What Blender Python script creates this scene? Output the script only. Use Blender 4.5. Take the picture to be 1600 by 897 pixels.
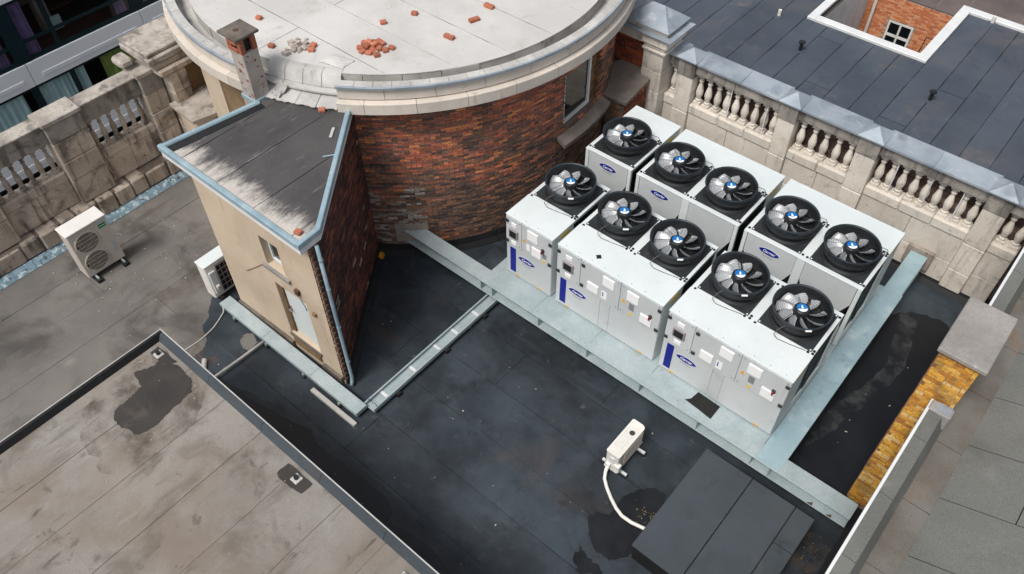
import bpy, math, random
from mathutils import Vector, Matrix
random.seed(11)
for o in list(bpy.data.objects): bpy.data.objects.remove(o)
S = bpy.context.scene
COL = S.collection
R = math.radians

# ------------------------------------------------------------------ camera
cam = bpy.data.cameras.new('camera'); camo = bpy.data.objects.new('camera', cam); COL.objects.link(camo)
CAM = Vector((-1.429, -8.204, 12.845))
camo.location = CAM
camo.rotation_euler = (0.7105, 0.006, 0.704)
cam.sensor_width = 36; cam.lens = 36*1281.9/1600
cam.clip_start = .1; cam.clip_end = 2000
S.camera = camo
# ------------------------------------------------------------------ world, sun, exposure (bright overcast)
SUN_AZ, SUN_EL = 182, 58            # direction the light comes from, degrees clockwise from +y
w = bpy.data.worlds.new('World'); S.world = w; w.use_nodes = True
wn = w.node_tree; bg = wn.nodes['Background']
sky = wn.nodes.new('ShaderNodeTexSky'); sky.sky_type = 'NISHITA'; sky.sun_disc = False
sky.sun_elevation = R(SUN_EL); sky.sun_rotation = R(SUN_AZ)
sky.air_density = 1.0; sky.dust_density = 4.0; sky.ozone_density = 1.0
hs = wn.nodes.new('ShaderNodeHueSaturation'); hs.inputs['Saturation'].default_value = .42
wn.links.new(sky.outputs[0], hs.inputs['Color']); wn.links.new(hs.outputs[0], bg.inputs[0])
bg.inputs[1].default_value = .105
sl = bpy.data.lights.new('sun', 'SUN'); sl.energy = 1.9; sl.angle = R(18); sl.color = (1, .96, .9)
so = bpy.data.objects.new('sun', sl); COL.objects.link(so); so.location = (-10, -20, 30)
sd = Vector((math.sin(R(SUN_AZ))*math.cos(R(SUN_EL)), math.cos(R(SUN_AZ))*math.cos(R(SUN_EL)), math.sin(R(SUN_EL))))
so.rotation_euler = sd.to_track_quat('Z', 'Y').to_euler()
vs = S.view_settings; vs.view_transform = 'Standard'; vs.look = 'None'; vs.gamma = 1; vs.use_curve_mapping = False
vs.exposure = 0.36

# ------------------------------------------------------------------ materials
def lin(r, g, b, k=1.0):
    f = lambda u: (u/12.92 if u <= .04045 else ((u+.055)/1.055)**2.4)
    return (f(r/255)*k, f(g/255)*k, f(b/255)*k, 1)

class NT:
    def __init__(s, name):
        s.m = bpy.data.materials.new(name); s.m.use_nodes = True
        s.t = s.m.node_tree; s.b = s.t.nodes['Principled BSDF']
    def n(s, typ, **kw):
        nd = s.t.nodes.new(typ)
        for k, v in kw.items():
            if k in nd.inputs: nd.inputs[k].default_value = v
            else: setattr(nd, k, v)
        return nd
    def l(s, a, b): s.t.links.new(a, b)
    def mix(s, fac, a, b, blend='MIX'):
        nd = s.n('ShaderNodeMix', data_type='RGBA', blend_type=blend)
        for sock, v in ((0, fac), (6, a), (7, b)):
            if hasattr(v, 'is_linked'): s.l(v, nd.inputs[sock])
            elif v is not None: nd.inputs[sock].default_value = v
        return nd.outputs[2]
    def pos(s, sc=(1, 1, 1), off=(0, 0, 0)):
        g = s.n('ShaderNodeNewGeometry'); m = s.n('ShaderNodeMapping')
        m.inputs['Scale'].default_value = sc; m.inputs['Location'].default_value = off
        s.l(g.outputs['Position'], m.inputs['Vector']); return m.outputs[0]
    def noise(s, scale, detail=5, rough=.6, vec=None, dist=0.0):
        nd = s.n('ShaderNodeTexNoise', Scale=scale, Detail=detail, Roughness=rough, Distortion=dist)
        s.l(vec if vec is not None else s.pos(), nd.inputs['Vector']); return nd.outputs['Fac']
    def rng(s, v, lo, hi, a=0.0, b=1.0):
        nd = s.n('ShaderNodeMapRange'); nd.interpolation_type = 'SMOOTHSTEP'
        for i, q in enumerate((lo, hi, a, b)): nd.inputs[i+1].default_value = q
        s.l(v, nd.inputs[0]); return nd.outputs[0]

def mat(name, a, b=None, scale=1.5, rough=.8, metal=0., grain=.18, gscale=45, bump=.15, stains=(), streak=None,
        rnd=0., attr=False, spec=.4, rrough=0., bdist=.01, runs=()):
    N = NT(name)
    base = None
    if attr:
        at = N.n('ShaderNodeAttribute'); at.attribute_name = 'Col'; base = at.outputs['Color']
    elif b is not None:
        base = N.mix(N.rng(N.noise(scale, 6, .62), .32, .68), a, b)
    else:
        base = N.mix(1.0, a, a)
    gn = N.noise(gscale, 3, .7)
    if grain:
        v = N.rng(gn, .25, .75, 1-grain, 1+grain)
        base = N.mix(1.0, base, v, 'MULTIPLY')
    for i, (c, sc, lo, hi, amt) in enumerate(stains):
        f = N.rng(N.noise(sc, 7, .62, N.pos(off=(13.1*i+3, 7.7*i, 2.3)), .4), lo, hi, 0, amt)
        base = N.mix(f, base, c)
    for i, (c, scv, lo, hi, amt) in enumerate(runs):
        f = N.rng(N.noise(1.0, 7, .66, N.pos(sc=scv, off=(1.7*i+.3, 5.1*i, 0)), .3), lo, hi, 0, amt)
        base = N.mix(f, base, c)
    if streak:
        c, lo, hi, amt = streak
        f = N.rng(N.noise(1.0, 6, .6, N.pos(sc=(5, 5, .7), off=(4, 9, 1))), lo, hi, 0, amt)
        base = N.mix(f, base, c)
    if rnd:
        oi = N.n('ShaderNodeObjectInfo')
        base = N.mix(1.0, base, N.rng(oi.outputs['Random'], 0, 1, 1-rnd, 1+rnd), 'MULTIPLY')
    N.l(base, N.b.inputs['Base Color'])
    N.b.inputs['Roughness'].default_value = rough; N.b.inputs['Metallic'].default_value = metal
    N.b.inputs['Specular IOR Level'].default_value = spec
    if rrough:
        N.l(N.rng(N.noise(scale*2.3, 5, .6), .3, .7, max(.02, rough-rrough), min(1, rough+rrough)), N.b.inputs['Roughness'])
    if bump:
        bp = N.n('ShaderNodeBump', Strength=bump, Distance=bdist)
        N.l(gn, bp.inputs['Height']); N.l(bp.outputs[0], N.b.inputs['Normal'])
    return N.m

M = {}
M['black_felt'] = mat('black_felt', lin(32, 39, 46), lin(56, 66, 74), .7, .62, grain=.3, gscale=60, bump=.3, rnd=.10, rrough=.16,
    stains=[(lin(76, 86, 93), .9, .52, .80, .55), (lin(78, 68, 67), .7, .56, .76, .55), (lin(20, 24, 28), .5, .50, .68, .7), (lin(112, 112, 112), 3.4, .62, .80, .5), (lin(24, 27, 31), 2.4, .58, .72, .5), (lin(160, 160, 158), 9, .71, .80, .5)], runs=[(lin(80, 84, 88), (.5, 3.5, 1), .58, .76, .4)])
M['grey_felt'] = mat('grey_felt', lin(120, 116, 112), lin(100, 97, 94), .5, .85, grain=.18, gscale=80, bump=.3, rnd=.04,
    stains=[(lin(54, 50, 47), .7, .48, .70, .7), (lin(150, 143, 134), 1.7, .60, .80, .5), (lin(78, 64, 50), .55, .54, .76, .6), (lin(54, 50, 46), 5, .64, .74, .45)], runs=[(lin(62, 57, 53), (3, .5, 1), .56, .74, .5)])
M['pale_felt'] = mat('pale_felt', lin(139, 134, 128), lin(122, 116, 109), .6, .88, grain=.15, gscale=60, bump=.3, rnd=.04,
    stains=[(lin(114, 101, 88), .45, .46, .66, .6), (lin(92, 84, 75), 1.1, .52, .68, .6), (lin(152, 152, 150), .9, .54, .75, .5), (lin(70, 62, 56), 3.0, .60, .70, .5), (lin(130, 96, 66), 5, .68, .76, .6), (lin(46, 41, 37), 10, .70, .75, .8)],
    runs=[(lin(84, 78, 71), (3.2, .6, 1), .54, .72, .5), (lin(56, 51, 46), (7, 1.1, 1), .61, .68, .6), (lin(158, 157, 154), (4, .6, 1), .60, .76, .35)])
M['slate_felt'] = mat('slate_felt', lin(62, 71, 82), lin(74, 82, 92), .5, .6, grain=.14, gscale=40, bump=.15, rnd=.06, rrough=.1,
    stains=[(lin(92, 86, 88), .35, .48, .72, .6), (lin(138, 122, 108), .6, .60, .82, .55), (lin(50, 56, 64), 1.4, .56, .74, .5), (lin(120, 116, 112), 4, .66, .78, .35)], runs=[(lin(112, 100, 92), (4, .35, 1), .60, .74, .5)])
M['granule_felt'] = mat('granule_felt', lin(110, 111, 107), lin(100, 101, 97), .6, .92, grain=.32, gscale=85, bump=.45, rnd=.03,
    stains=[(lin(76, 72, 66), .5, .56, .76, .55), (lin(82, 82, 78), 2.2, .60, .75, .45), (lin(132, 132, 128), 1.2, .58, .75, .4)])
M['gutter_dirt'] = mat('gutter_dirt', lin(112, 109, 104), lin(94, 88, 82), 1.2, .9, grain=.2, gscale=60, stains=[(lin(120, 92, 66), 1.6, .55, .7, .6), (lin(44, 38, 34), 7, .70, .76, .8)])
M['hatch_felt'] = mat('hatch_felt', lin(66, 74, 80), lin(58, 65, 71), .8, .75, grain=.2, gscale=70, rnd=.05, bump=.3, stains=[(lin(40, 44, 48), 1.6, .54, .75, .5), (lin(88, 90, 91), 2.6, .58, .78, .45), (lin(74, 66, 62), .9, .56, .74, .4)])
M['bitumen'] = mat('bitumen', lin(22, 23, 25), lin(32, 33, 36), 2, .7, gscale=50)
M['wet_felt'] = mat('wet_felt', lin(17, 20, 24), lin(25, 28, 33), 1.2, .42, grain=.2, gscale=60, bump=.12, rrough=.12, stains=[(lin(52, 52, 54), 9, .72, .8, .5), (lin(40, 38, 38), 1.0, .55, .75, .6)])
M['tide_felt'] = mat('tide_felt', lin(30, 35, 40), lin(44, 49, 54), 1.4, .55, grain=.25, gscale=60, bump=.2, stains=[(lin(84, 84, 84), 3, .58, .74, .5)])
M['damp_felt'] = mat('damp_felt', lin(62, 57, 53), lin(48, 45, 43), 1.6, .6, grain=.18, gscale=60, bump=.2, stains=[(lin(84, 78, 70), 2.5, .55, .7, .5)])
M['drum_felt'] = mat('drum_felt', lin(200, 198, 195), lin(184, 182, 179), .6, .85, grain=.07, gscale=50, bump=.15, rnd=.03,
    stains=[(lin(160, 157, 152), .9, .54, .74, .6), (lin(150, 145, 138), 3.2, .62, .76, .45), (lin(120, 116, 110), 7, .68, .76, .4)])
M['drum_felt_dirty'] = mat('drum_felt_dirty', lin(186, 184, 180), lin(162, 160, 156), 1.4, .85, grain=.1, gscale=50, rnd=.05,
    stains=[(lin(84, 82, 78), 2.0, .55, .72, .65)])
M['tower_felt'] = None
M['apron_felt'] = mat('apron_felt', lin(190, 188, 184), lin(165, 163, 160), 1.6, .85, grain=.08, rnd=.03, stains=[(lin(110, 108, 104), 2.5, .58, .72, .6)])
M['stone'] = mat('stone', lin(216, 209, 199), lin(199, 191, 180), 1.3, .88, grain=.12, gscale=40, bump=.35, rnd=.08,
    stains=[(lin(140, 133, 124), 2.3, .56, .72, .6), (lin(176, 150, 118), .9, .64, .8, .4), (lin(92, 87, 81), 7, .62, .71, .6), (lin(74, 70, 66), 16, .66, .72, .6)], streak=(lin(112, 106, 99), .55, .72, .55))
M['stone_dirty'] = mat('stone_dirty', lin(194, 182, 168), lin(164, 152, 139), 1.5, .9, grain=.15, gscale=40, bump=.4, rnd=.12,
    stains=[(lin(84, 76, 70), 1.7, .50, .68, .75), (lin(190, 158, 116), 1.1, .58, .74, .5), (lin(206, 197, 186), 3, .60, .72, .55), (lin(58, 53, 50), 8, .60, .70, .6)], streak=(lin(60, 54, 51), .50, .68, .75))
M['stone_grey'] = mat('stone_grey', lin(182, 175, 166), lin(146, 139, 131), 2.2, .9, grain=.16, gscale=40, bump=.6, rnd=.05, stains=[(lin(90, 85, 80), 3, .48, .66, .75), (lin(120, 104, 84), 1.2, .56, .72, .5), (lin(66, 62, 58), 11, .60, .70, .5)])
M['cornice'] = mat('cornice', lin(208, 199, 188), lin(192, 184, 174), 1.2, .85, grain=.07, gscale=40, bump=.2, rnd=.05,
    stains=[(lin(120, 110, 100), 3.2, .62, .74, .6), (lin(196, 164, 124), 1.1, .70, .8, .4)], streak=(lin(120, 112, 104), .60, .76, .6))
M['coping'] = mat('coping', lin(190, 188, 184), lin(168, 166, 162), 2, .85, grain=.1, gscale=40, bump=.2, rnd=.06, stains=[(lin(110, 106, 100), 5, .6, .74, .5)])
M['sill'] = mat('sill', lin(132, 123, 116), lin(110, 101, 94), 2.2, .85, grain=.1, bump=.2, stains=[(lin(205, 200, 192), 7, .70, .74, .7)])
M['render'] = mat('render', lin(198, 181, 159), lin(184, 167, 146), .9, .88, grain=.06, gscale=60, bump=.15,
    stains=[(lin(150, 132, 112), 1.3, .58, .78, .5), (lin(110, 94, 78), 6, .70, .78, .6), (lin(208, 196, 180), 2.2, .58, .74, .4)], streak=(lin(140, 122, 102), .60, .78, .5))
M['old_render'] = mat('old_render', lin(150, 126, 92), lin(120, 100, 76), 1.5, .9, grain=.1, stains=[(lin(78, 66, 50), 2, .55, .7, .6)])
M['mortar'] = mat('mortar', lin(122, 112, 103), lin(92, 84, 77), 3, .95, grain=.2)
M['mortar_pale'] = mat('mortar_pale', lin(158, 148, 138), lin(132, 122, 113), 4, .95, grain=.2, stains=[(lin(90, 62, 52), 6, .6, .66, .8)])
M['brick'] = mat('brick', None, attr=True, rough=.88, grain=.35, gscale=22, bump=.5, bdist=.006,
    stains=[(lin(78, 62, 54), 1.6, .52, .74, .5), (lin(116, 94, 80), 5, .56, .72, .5), (lin(44, 38, 36), 12, .62, .71, .6), (lin(168, 156, 146), 14, .69, .75, .5)])
M['brick_clean'] = mat('brick_clean', None, attr=True, rough=.88, grain=.25, gscale=22, bump=.4, bdist=.006, stains=[(lin(210, 170, 140), 6, .6, .72, .4)])
M['stone_soot'] = mat('stone_soot', lin(162, 156, 148), lin(134, 128, 121), 1.6, .9, grain=.14, gscale=40, bump=.35, rnd=.08,
    stains=[(lin(78, 74, 70), 2.2, .50, .68, .7), (lin(186, 178, 166), 1.3, .62, .76, .5)], streak=(lin(70, 66, 62), .48, .68, .7))
M['brick_dark'] = mat('brick_dark', None, attr=True, rough=.85, grain=.3, gscale=25, bump=.5, bdist=.006,
    stains=[(lin(34, 28, 26), 1.3, .44, .68, .7), (lin(138, 120, 108), 10, .70, .76, .5)])  # brick colour broken by darker blotches and pale flecks
M['brick_yellow'] = mat('brick_yellow', None, attr=True, rough=.88, grain=.28, gscale=30, bump=.5, bdist=.006, stains=[(lin(196, 168, 136), 5, .60, .70, .55), (lin(96, 72, 48), 2.2, .52, .70, .55), (lin(70, 56, 44), 9, .62, .70, .5)])
M['brick_loose'] = mat('brick_loose', lin(180, 110, 84), lin(154, 92, 72), 6, .9, grain=.18, gscale=60, bump=.4, rnd=.25, stains=[(lin(206, 180, 160), 9, .58, .68, .7)])
M['rubble'] = mat('rubble', lin(190, 182, 174), lin(160, 148, 138), 8, .9, grain=.2, rnd=.1, stains=[(lin(110, 70, 56), 12, .62, .68, .7)])
M['blue_metal'] = mat('blue_metal', lin(152, 174, 184), lin(130, 154, 166), 2, .5, .12, grain=.06, rnd=.04, bump=.04, stains=[(lin(196, 206, 210), 3, .58, .74, .6), (lin(112, 126, 134), 5, .64, .74, .4)])
M['flaking_blue'] = mat('flaking_blue', lin(132, 160, 174), lin(108, 134, 148), 5, .7, grain=.14, stains=[(lin(196, 210, 216), 9, .52, .60, .85), (lin(72, 74, 76), 6, .58, .64, .85), (lin(90, 86, 80), 1.2, .6, .75, .6)])
M['lead'] = mat('lead', lin(160, 169, 177), lin(138, 149, 160), 1.6, .5, .2, grain=.06, rnd=.06, bump=.06, rrough=.1, stains=[(lin(196, 202, 206), 2.2, .56, .72, .6), (lin(100, 110, 120), 1.4, .54, .72, .6), (lin(92, 90, 86), 5, .62, .72, .4)])
M['teal_sheet'] = mat('teal_sheet', lin(158, 182, 190), lin(142, 168, 178), 1.4, .42, .12, grain=.06, rnd=.05, bump=.04, rrough=.12, stains=[(lin(196, 208, 212), 1.6, .52, .70, .6), (lin(108, 132, 142), 2.0, .56, .72, .6), (lin(120, 116, 110), 4, .64, .74, .4)])
M['galvanised'] = mat('galvanised', lin(172, 184, 187), lin(156, 170, 174), 2.2, .45, .15, grain=.08, gscale=26, rnd=.05, bump=.05, rrough=.14, stains=[(lin(190, 199, 201), 1.6, .54, .74, .5), (lin(128, 142, 147), 2.4, .58, .76, .45), (lin(132, 120, 106), 1.2, .62, .76, .45), (lin(92, 92, 92), 9, .66, .74, .4)])
M['white_paint'] = mat('white_paint', lin(216, 223, 223), lin(206, 214, 215), .9, .42, grain=.04, bump=.0, spec=.45, rnd=.025, stains=[(lin(186, 190, 189), 1.4, .58, .80, .4), (lin(160, 158, 152), 9, .72, .78, .3)], streak=(lin(176, 179, 178), .62, .80, .3))
M['panel_grey'] = mat('panel_grey', lin(198, 202, 203), lin(188, 193, 194), .9, .42, grain=.04, bump=.0, rnd=.03, stains=[(lin(164, 166, 165), 2.6, .58, .78, .5), (lin(140, 138, 132), 10, .69, .76, .4)], streak=(lin(156, 157, 154), .60, .78, .4))
M['label_white'] = mat('label_white', lin(238, 239, 238), None, rough=.5, grain=.02, bump=0)
M['brand_blue'] = mat('brand_blue', lin(8, 26, 128), lin(8, 32, 140), 2, .5, grain=.02, bump=0, spec=.25)
M['hub_blue'] = mat('hub_blue', lin(24, 110, 178), None, rough=.35, grain=.03, bump=0)
M['grey_ink'] = mat('grey_ink', lin(126, 130, 134), None, rough=.6, grain=0, bump=0)
M['yellow_label'] = mat('yellow_label', lin(232, 196, 40), None, rough=.5, grain=.05, bump=0)
M['amber_label'] = mat('amber_label', lin(226, 170, 40), None, rough=.5, grain=.08, bump=0)
M['red_plastic'] = mat('red_plastic', lin(142, 24, 40), None, rough=.35, grain=.05, bump=0)
M['display_frame'] = mat('display_frame', lin(140, 132, 134), None, rough=.45, grain=.05, bump=0)
M['black_plastic'] = mat('black_plastic', lin(28, 30, 32), lin(36, 38, 40), 3, .42, grain=.1, bump=.05)
M['fan_black'] = mat('fan_black', lin(26, 28, 30), lin(36, 39, 42), 2, .5, grain=.12, bump=.05, rrough=.1, stains=[(lin(78, 75, 72), 2.4, .58, .76, .4)])
M['fan_ring'] = mat('fan_ring', lin(34, 42, 48), lin(44, 54, 62), 2, .45, grain=.1, bump=.03, rrough=.12, rnd=.1, stains=[(lin(92, 92, 90), 5, .62, .74, .4)])
M['plate_black'] = mat('plate_black', lin(38, 41, 44), lin(50, 54, 57), 1.8, .5, grain=.12, bump=.05, rrough=.12, rnd=.08, stains=[(lin(92, 90, 87), 3, .58, .74, .45)])
M['blade'] = mat('blade', lin(186, 189, 192), lin(168, 172, 176), 3, .3, .15, grain=.08, bump=.02, rnd=.15, stains=[(lin(120, 120, 120), 4, .6, .74, .4)])
M['wire'] = mat('wire', lin(30, 32, 34), None, rough=.5, grain=.0, bump=0)
M['cable'] = mat('cable', lin(90, 92, 92), None, rough=.6, grain=.05, bump=0)
M['coil'] = mat('coil', lin(24, 25, 27), lin(46, 47, 50), 26, .55, .3, grain=.35, gscale=120, bump=.3)
M['white_plastic'] = mat('white_plastic', lin(226, 224, 218), lin(214, 211, 204), 2, .5, grain=.03, bump=.0, stains=[(lin(180, 172, 160), 4, .66, .8, .4)])
M['ac_beige'] = mat('ac_beige', lin(196, 189, 180), lin(186, 178, 169), 2, .55, grain=.03, bump=.0, stains=[(lin(150, 140, 128), 3, .64, .8, .4)])
M['ac_top'] = mat('ac_top', lin(222, 219, 215), lin(212, 209, 204), 2, .55, grain=.03, bump=.0)
M['green_label'] = mat('green_label', lin(0, 120, 76), None, rough=.45, grain=.03, bump=0)
M['pale_green'] = mat('pale_green', lin(190, 222, 204), None, rough=.5, grain=.03, bump=0)
M['blue_label'] = mat('blue_label', lin(150, 168, 186), lin(176, 188, 200), 30, .5, grain=.2, gscale=70, bump=0)
M['pvc_grey'] = mat('pvc_grey', lin(190, 188, 184), lin(172, 170, 166), 3, .6, grain=.06)
M['rubber'] = mat('rubber', lin(24, 24, 25), lin(34, 34, 34), 4, .8, grain=.2)
M['concrete'] = mat('concrete', lin(150, 146, 142), lin(132, 128, 125), 1.6, .9, grain=.12, gscale=30, bump=.3, stains=[(lin(106, 102, 98), 1.5, .55, .72, .5), (lin(188, 184, 180), 4, .66, .74, .5)])
M['concrete_dark'] = mat('concrete_dark', lin(112, 104, 96), lin(84, 78, 72), 2.4, .9, grain=.15, gscale=30, bump=.3)
M['white_metal'] = mat('white_metal', lin(226, 228, 228), lin(214, 216, 217), 2, .45, .1, grain=.03, bump=0)
M['white_render'] = mat('white_render', lin(222, 222, 220), lin(204, 204, 202), 1.5, .8, grain=.05, stains=[(lin(160, 158, 154), 2, .6, .8, .4)])
M['office_panel'] = mat('office_panel', lin(240, 245, 250), lin(234, 240, 246), .6, .45, .0, grain=.02, bump=0, rnd=.02)
M['teal_frame'] = mat('teal_frame', lin(18, 40, 48), lin(24, 48, 56), 1, .4, .2, grain=.05, bump=0)
M['interior'] = mat('interior', lin(160, 136, 124), lin(190, 164, 150), .9, .9, grain=.2, stains=[(lin(170, 146, 132), 1.1, .6, .7, .6)])
M['interior_floor'] = mat('interior_floor', lin(88, 52, 40), lin(64, 42, 34), 1.3, .6, grain=.1)
M['curtain_pale'] = mat('curtain_pale', lin(232, 244, 244), lin(216, 232, 233), 2, .9, grain=.05, bump=0)
M['curtain_green'] = mat('curtain_green', lin(176, 182, 96), lin(150, 160, 80), 2, .9, grain=.08, bump=0)
M['curtain_purple'] = mat('curtain_purple', lin(160, 122, 170), lin(130, 100, 140), 2, .9, grain=.08, bump=0)
M['dark_void'] = mat('dark_void', lin(12, 13, 15), None, rough=.6, grain=.1, bump=0)
M['timber'] = mat('timber', lin(134, 108, 76), lin(108, 84, 58), 4, .85, grain=.2)
M['rust'] = mat('rust', lin(96, 72, 58), lin(70, 56, 48), 4, .85, grain=.2)
M['asphalt'] = mat('asphalt', lin(128, 127, 126), lin(112, 111, 110), .3, .9, grain=.15, gscale=20)
M['plaster_wall'] = mat('plaster_wall', lin(150, 140, 128), lin(136, 126, 116), .4, .9)
M['brown_roof'] = mat('brown_roof', lin(104, 94, 92), lin(88, 80, 78), .6, .85, grain=.15, stains=[(lin(70, 62, 60), 1, .55, .7, .5)])
M['fleck'] = mat('fleck', lin(200, 194, 184), lin(150, 140, 128), 20, .8, grain=.1, bump=0)
M['moss'] = mat('moss', lin(152, 128, 62), lin(120, 104, 60), 9, .9, grain=.2)
M['foam'] = mat('foam', lin(214, 150, 30), lin(190, 124, 24), 9, .9, grain=.2)

def glass(name, tint, refl):
    N = NT(name); t = N.t
    tr = N.n('ShaderNodeBsdfTransparent'); tr.inputs[0].default_value = tint
    gl = N.n('ShaderNodeBsdfGlossy'); gl.inputs['Roughness'].default_value = .03
    mx = N.n('ShaderNodeMixShader'); mx.inputs[0].default_value = refl
    N.l(tr.outputs[0], mx.inputs[1]); N.l(gl.outputs[0], mx.inputs[2])
    N.l(mx.outputs[0], t.nodes['Material Output'].inputs[0]); return N.m
M['glass'] = glass('glass', (.88, .94, .95, 1), .06)
M['glass_dark'] = mat('glass_dark', lin(20, 26, 30), lin(14, 18, 20), 1, .06, grain=0, bump=0, spec=.6)

def decal(name, col, scale, lo, hi):
    N = NT(name); t = N.t
    N.b.inputs['Base Color'].default_value = col; N.b.inputs['Roughness'].default_value = .9
    tr = N.n('ShaderNodeBsdfTransparent'); mx = N.n('ShaderNodeMixShader')
    N.l(N.rng(N.noise(scale, 7, .65), lo, hi), mx.inputs[0])
    N.l(tr.outputs[0], mx.inputs[1]); N.l(N.b.outputs[0], mx.inputs[2])
    N.l(mx.outputs[0], t.nodes['Material Output'].inputs[0]); return N.m
M['dust'] = decal('dust', lin(92, 94, 96), 3.2, .40, 1.15)
M['damp_halo'] = decal('damp_halo', lin(92, 82, 71), 2.2, .38, 1.15)
M['ochre_dust'] = decal('ochre_dust', lin(124, 98, 74), 5, .42, 1.2)

def tower_felt():
    N = NT('tower_felt')
    base = N.mix(N.rng(N.noise(.8, 6, .62), .3, .7), lin(78, 76, 76), lin(60, 59, 60))
    g = N.n('ShaderNodeNewGeometry'); sx = N.n('ShaderNodeSeparateXYZ'); N.l(g.outputs['Position'], sx.inputs[0])
    # bleached, worn grit along the front and left eaves: ragged edge from stretched noise
    nz = N.noise(1.0, 12, .86, N.pos(sc=(4.5, 1.2, 1)))
    def ma(op, a, b):
        m = N.n('ShaderNodeMath', operation=op)
        for i, q in enumerate((a, b)):
            if hasattr(q, 'is_linked'): N.l(q, m.inputs[i])
            else: m.inputs[i].default_value = q
        return m.outputs[0]
    dy = ma('ADD', ma('MULTIPLY', sx.outputs[1], -1.0), -3.13)      # front eave
    f1 = N.rng(ma('ADD', dy, ma('MULTIPLY', nz, 1.8)), 1.06, 1.55)
    dx = ma('ADD', ma('MULTIPLY', sx.outputs[0], -.62), -8.0)
    f2 = N.rng(ma('ADD', dx, ma('MULTIPLY', nz, 1.9)), .82, 1.45, 0, .8)
    base = N.mix(f2, base, lin(158, 155, 151)); base = N.mix(f1, base, lin(190, 184, 177))
    f4 = N.rng(N.noise(1.0, 12, .84, N.pos(sc=(5, .9, 1), off=(2, 4, 0))), .54, .70, 0, .7); base = N.mix(f4, base, lin(146, 143, 139))
    f3 = N.rng(N.noise(1.3, 7, .65, N.pos(sc=(2, .6, 1), off=(5, 1, 0))), .58, .75, 0, .55)
    base = N.mix(f3, base, lin(34, 33, 34))
    gn = N.noise(70, 3, .7)
    base = N.mix(1.0, base, N.rng(gn, .25, .75, .8, 1.2), 'MULTIPLY')
    N.l(base, N.b.inputs['Base Color']); N.b.inputs['Roughness'].default_value = .85
    bp = N.n('ShaderNodeBump', Strength=.25, Distance=.01); N.l(gn, bp.inputs['Height']); N.l(bp.outputs[0], N.b.inputs['Normal'])
    return N.m
M['tower_felt'] = tower_felt()

def plaster_chimney():
    N = NT('chimney_render')
    base = N.mix(N.rng(N.noise(3, 6, .6), .3, .7), lin(176, 168, 160), lin(152, 144, 138))
    f = N.rng(N.noise(7, 5, .6, N.pos(sc=(1, 1, 1.6))), .60, .63)
    base = N.mix(f, base, lin(128, 58, 44))
    N.l(base, N.b.inputs['Base Color']); N.b.inputs['Roughness'].default_value = .9
    bp = N.n('ShaderNodeBump', Strength=.6, Distance=.02); N.l(f, bp.inputs['Height']); bp.invert = True; N.l(bp.outputs[0], N.b.inputs['Normal'])
    return N.m
M['chimney_render'] = plaster_chimney()

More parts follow.
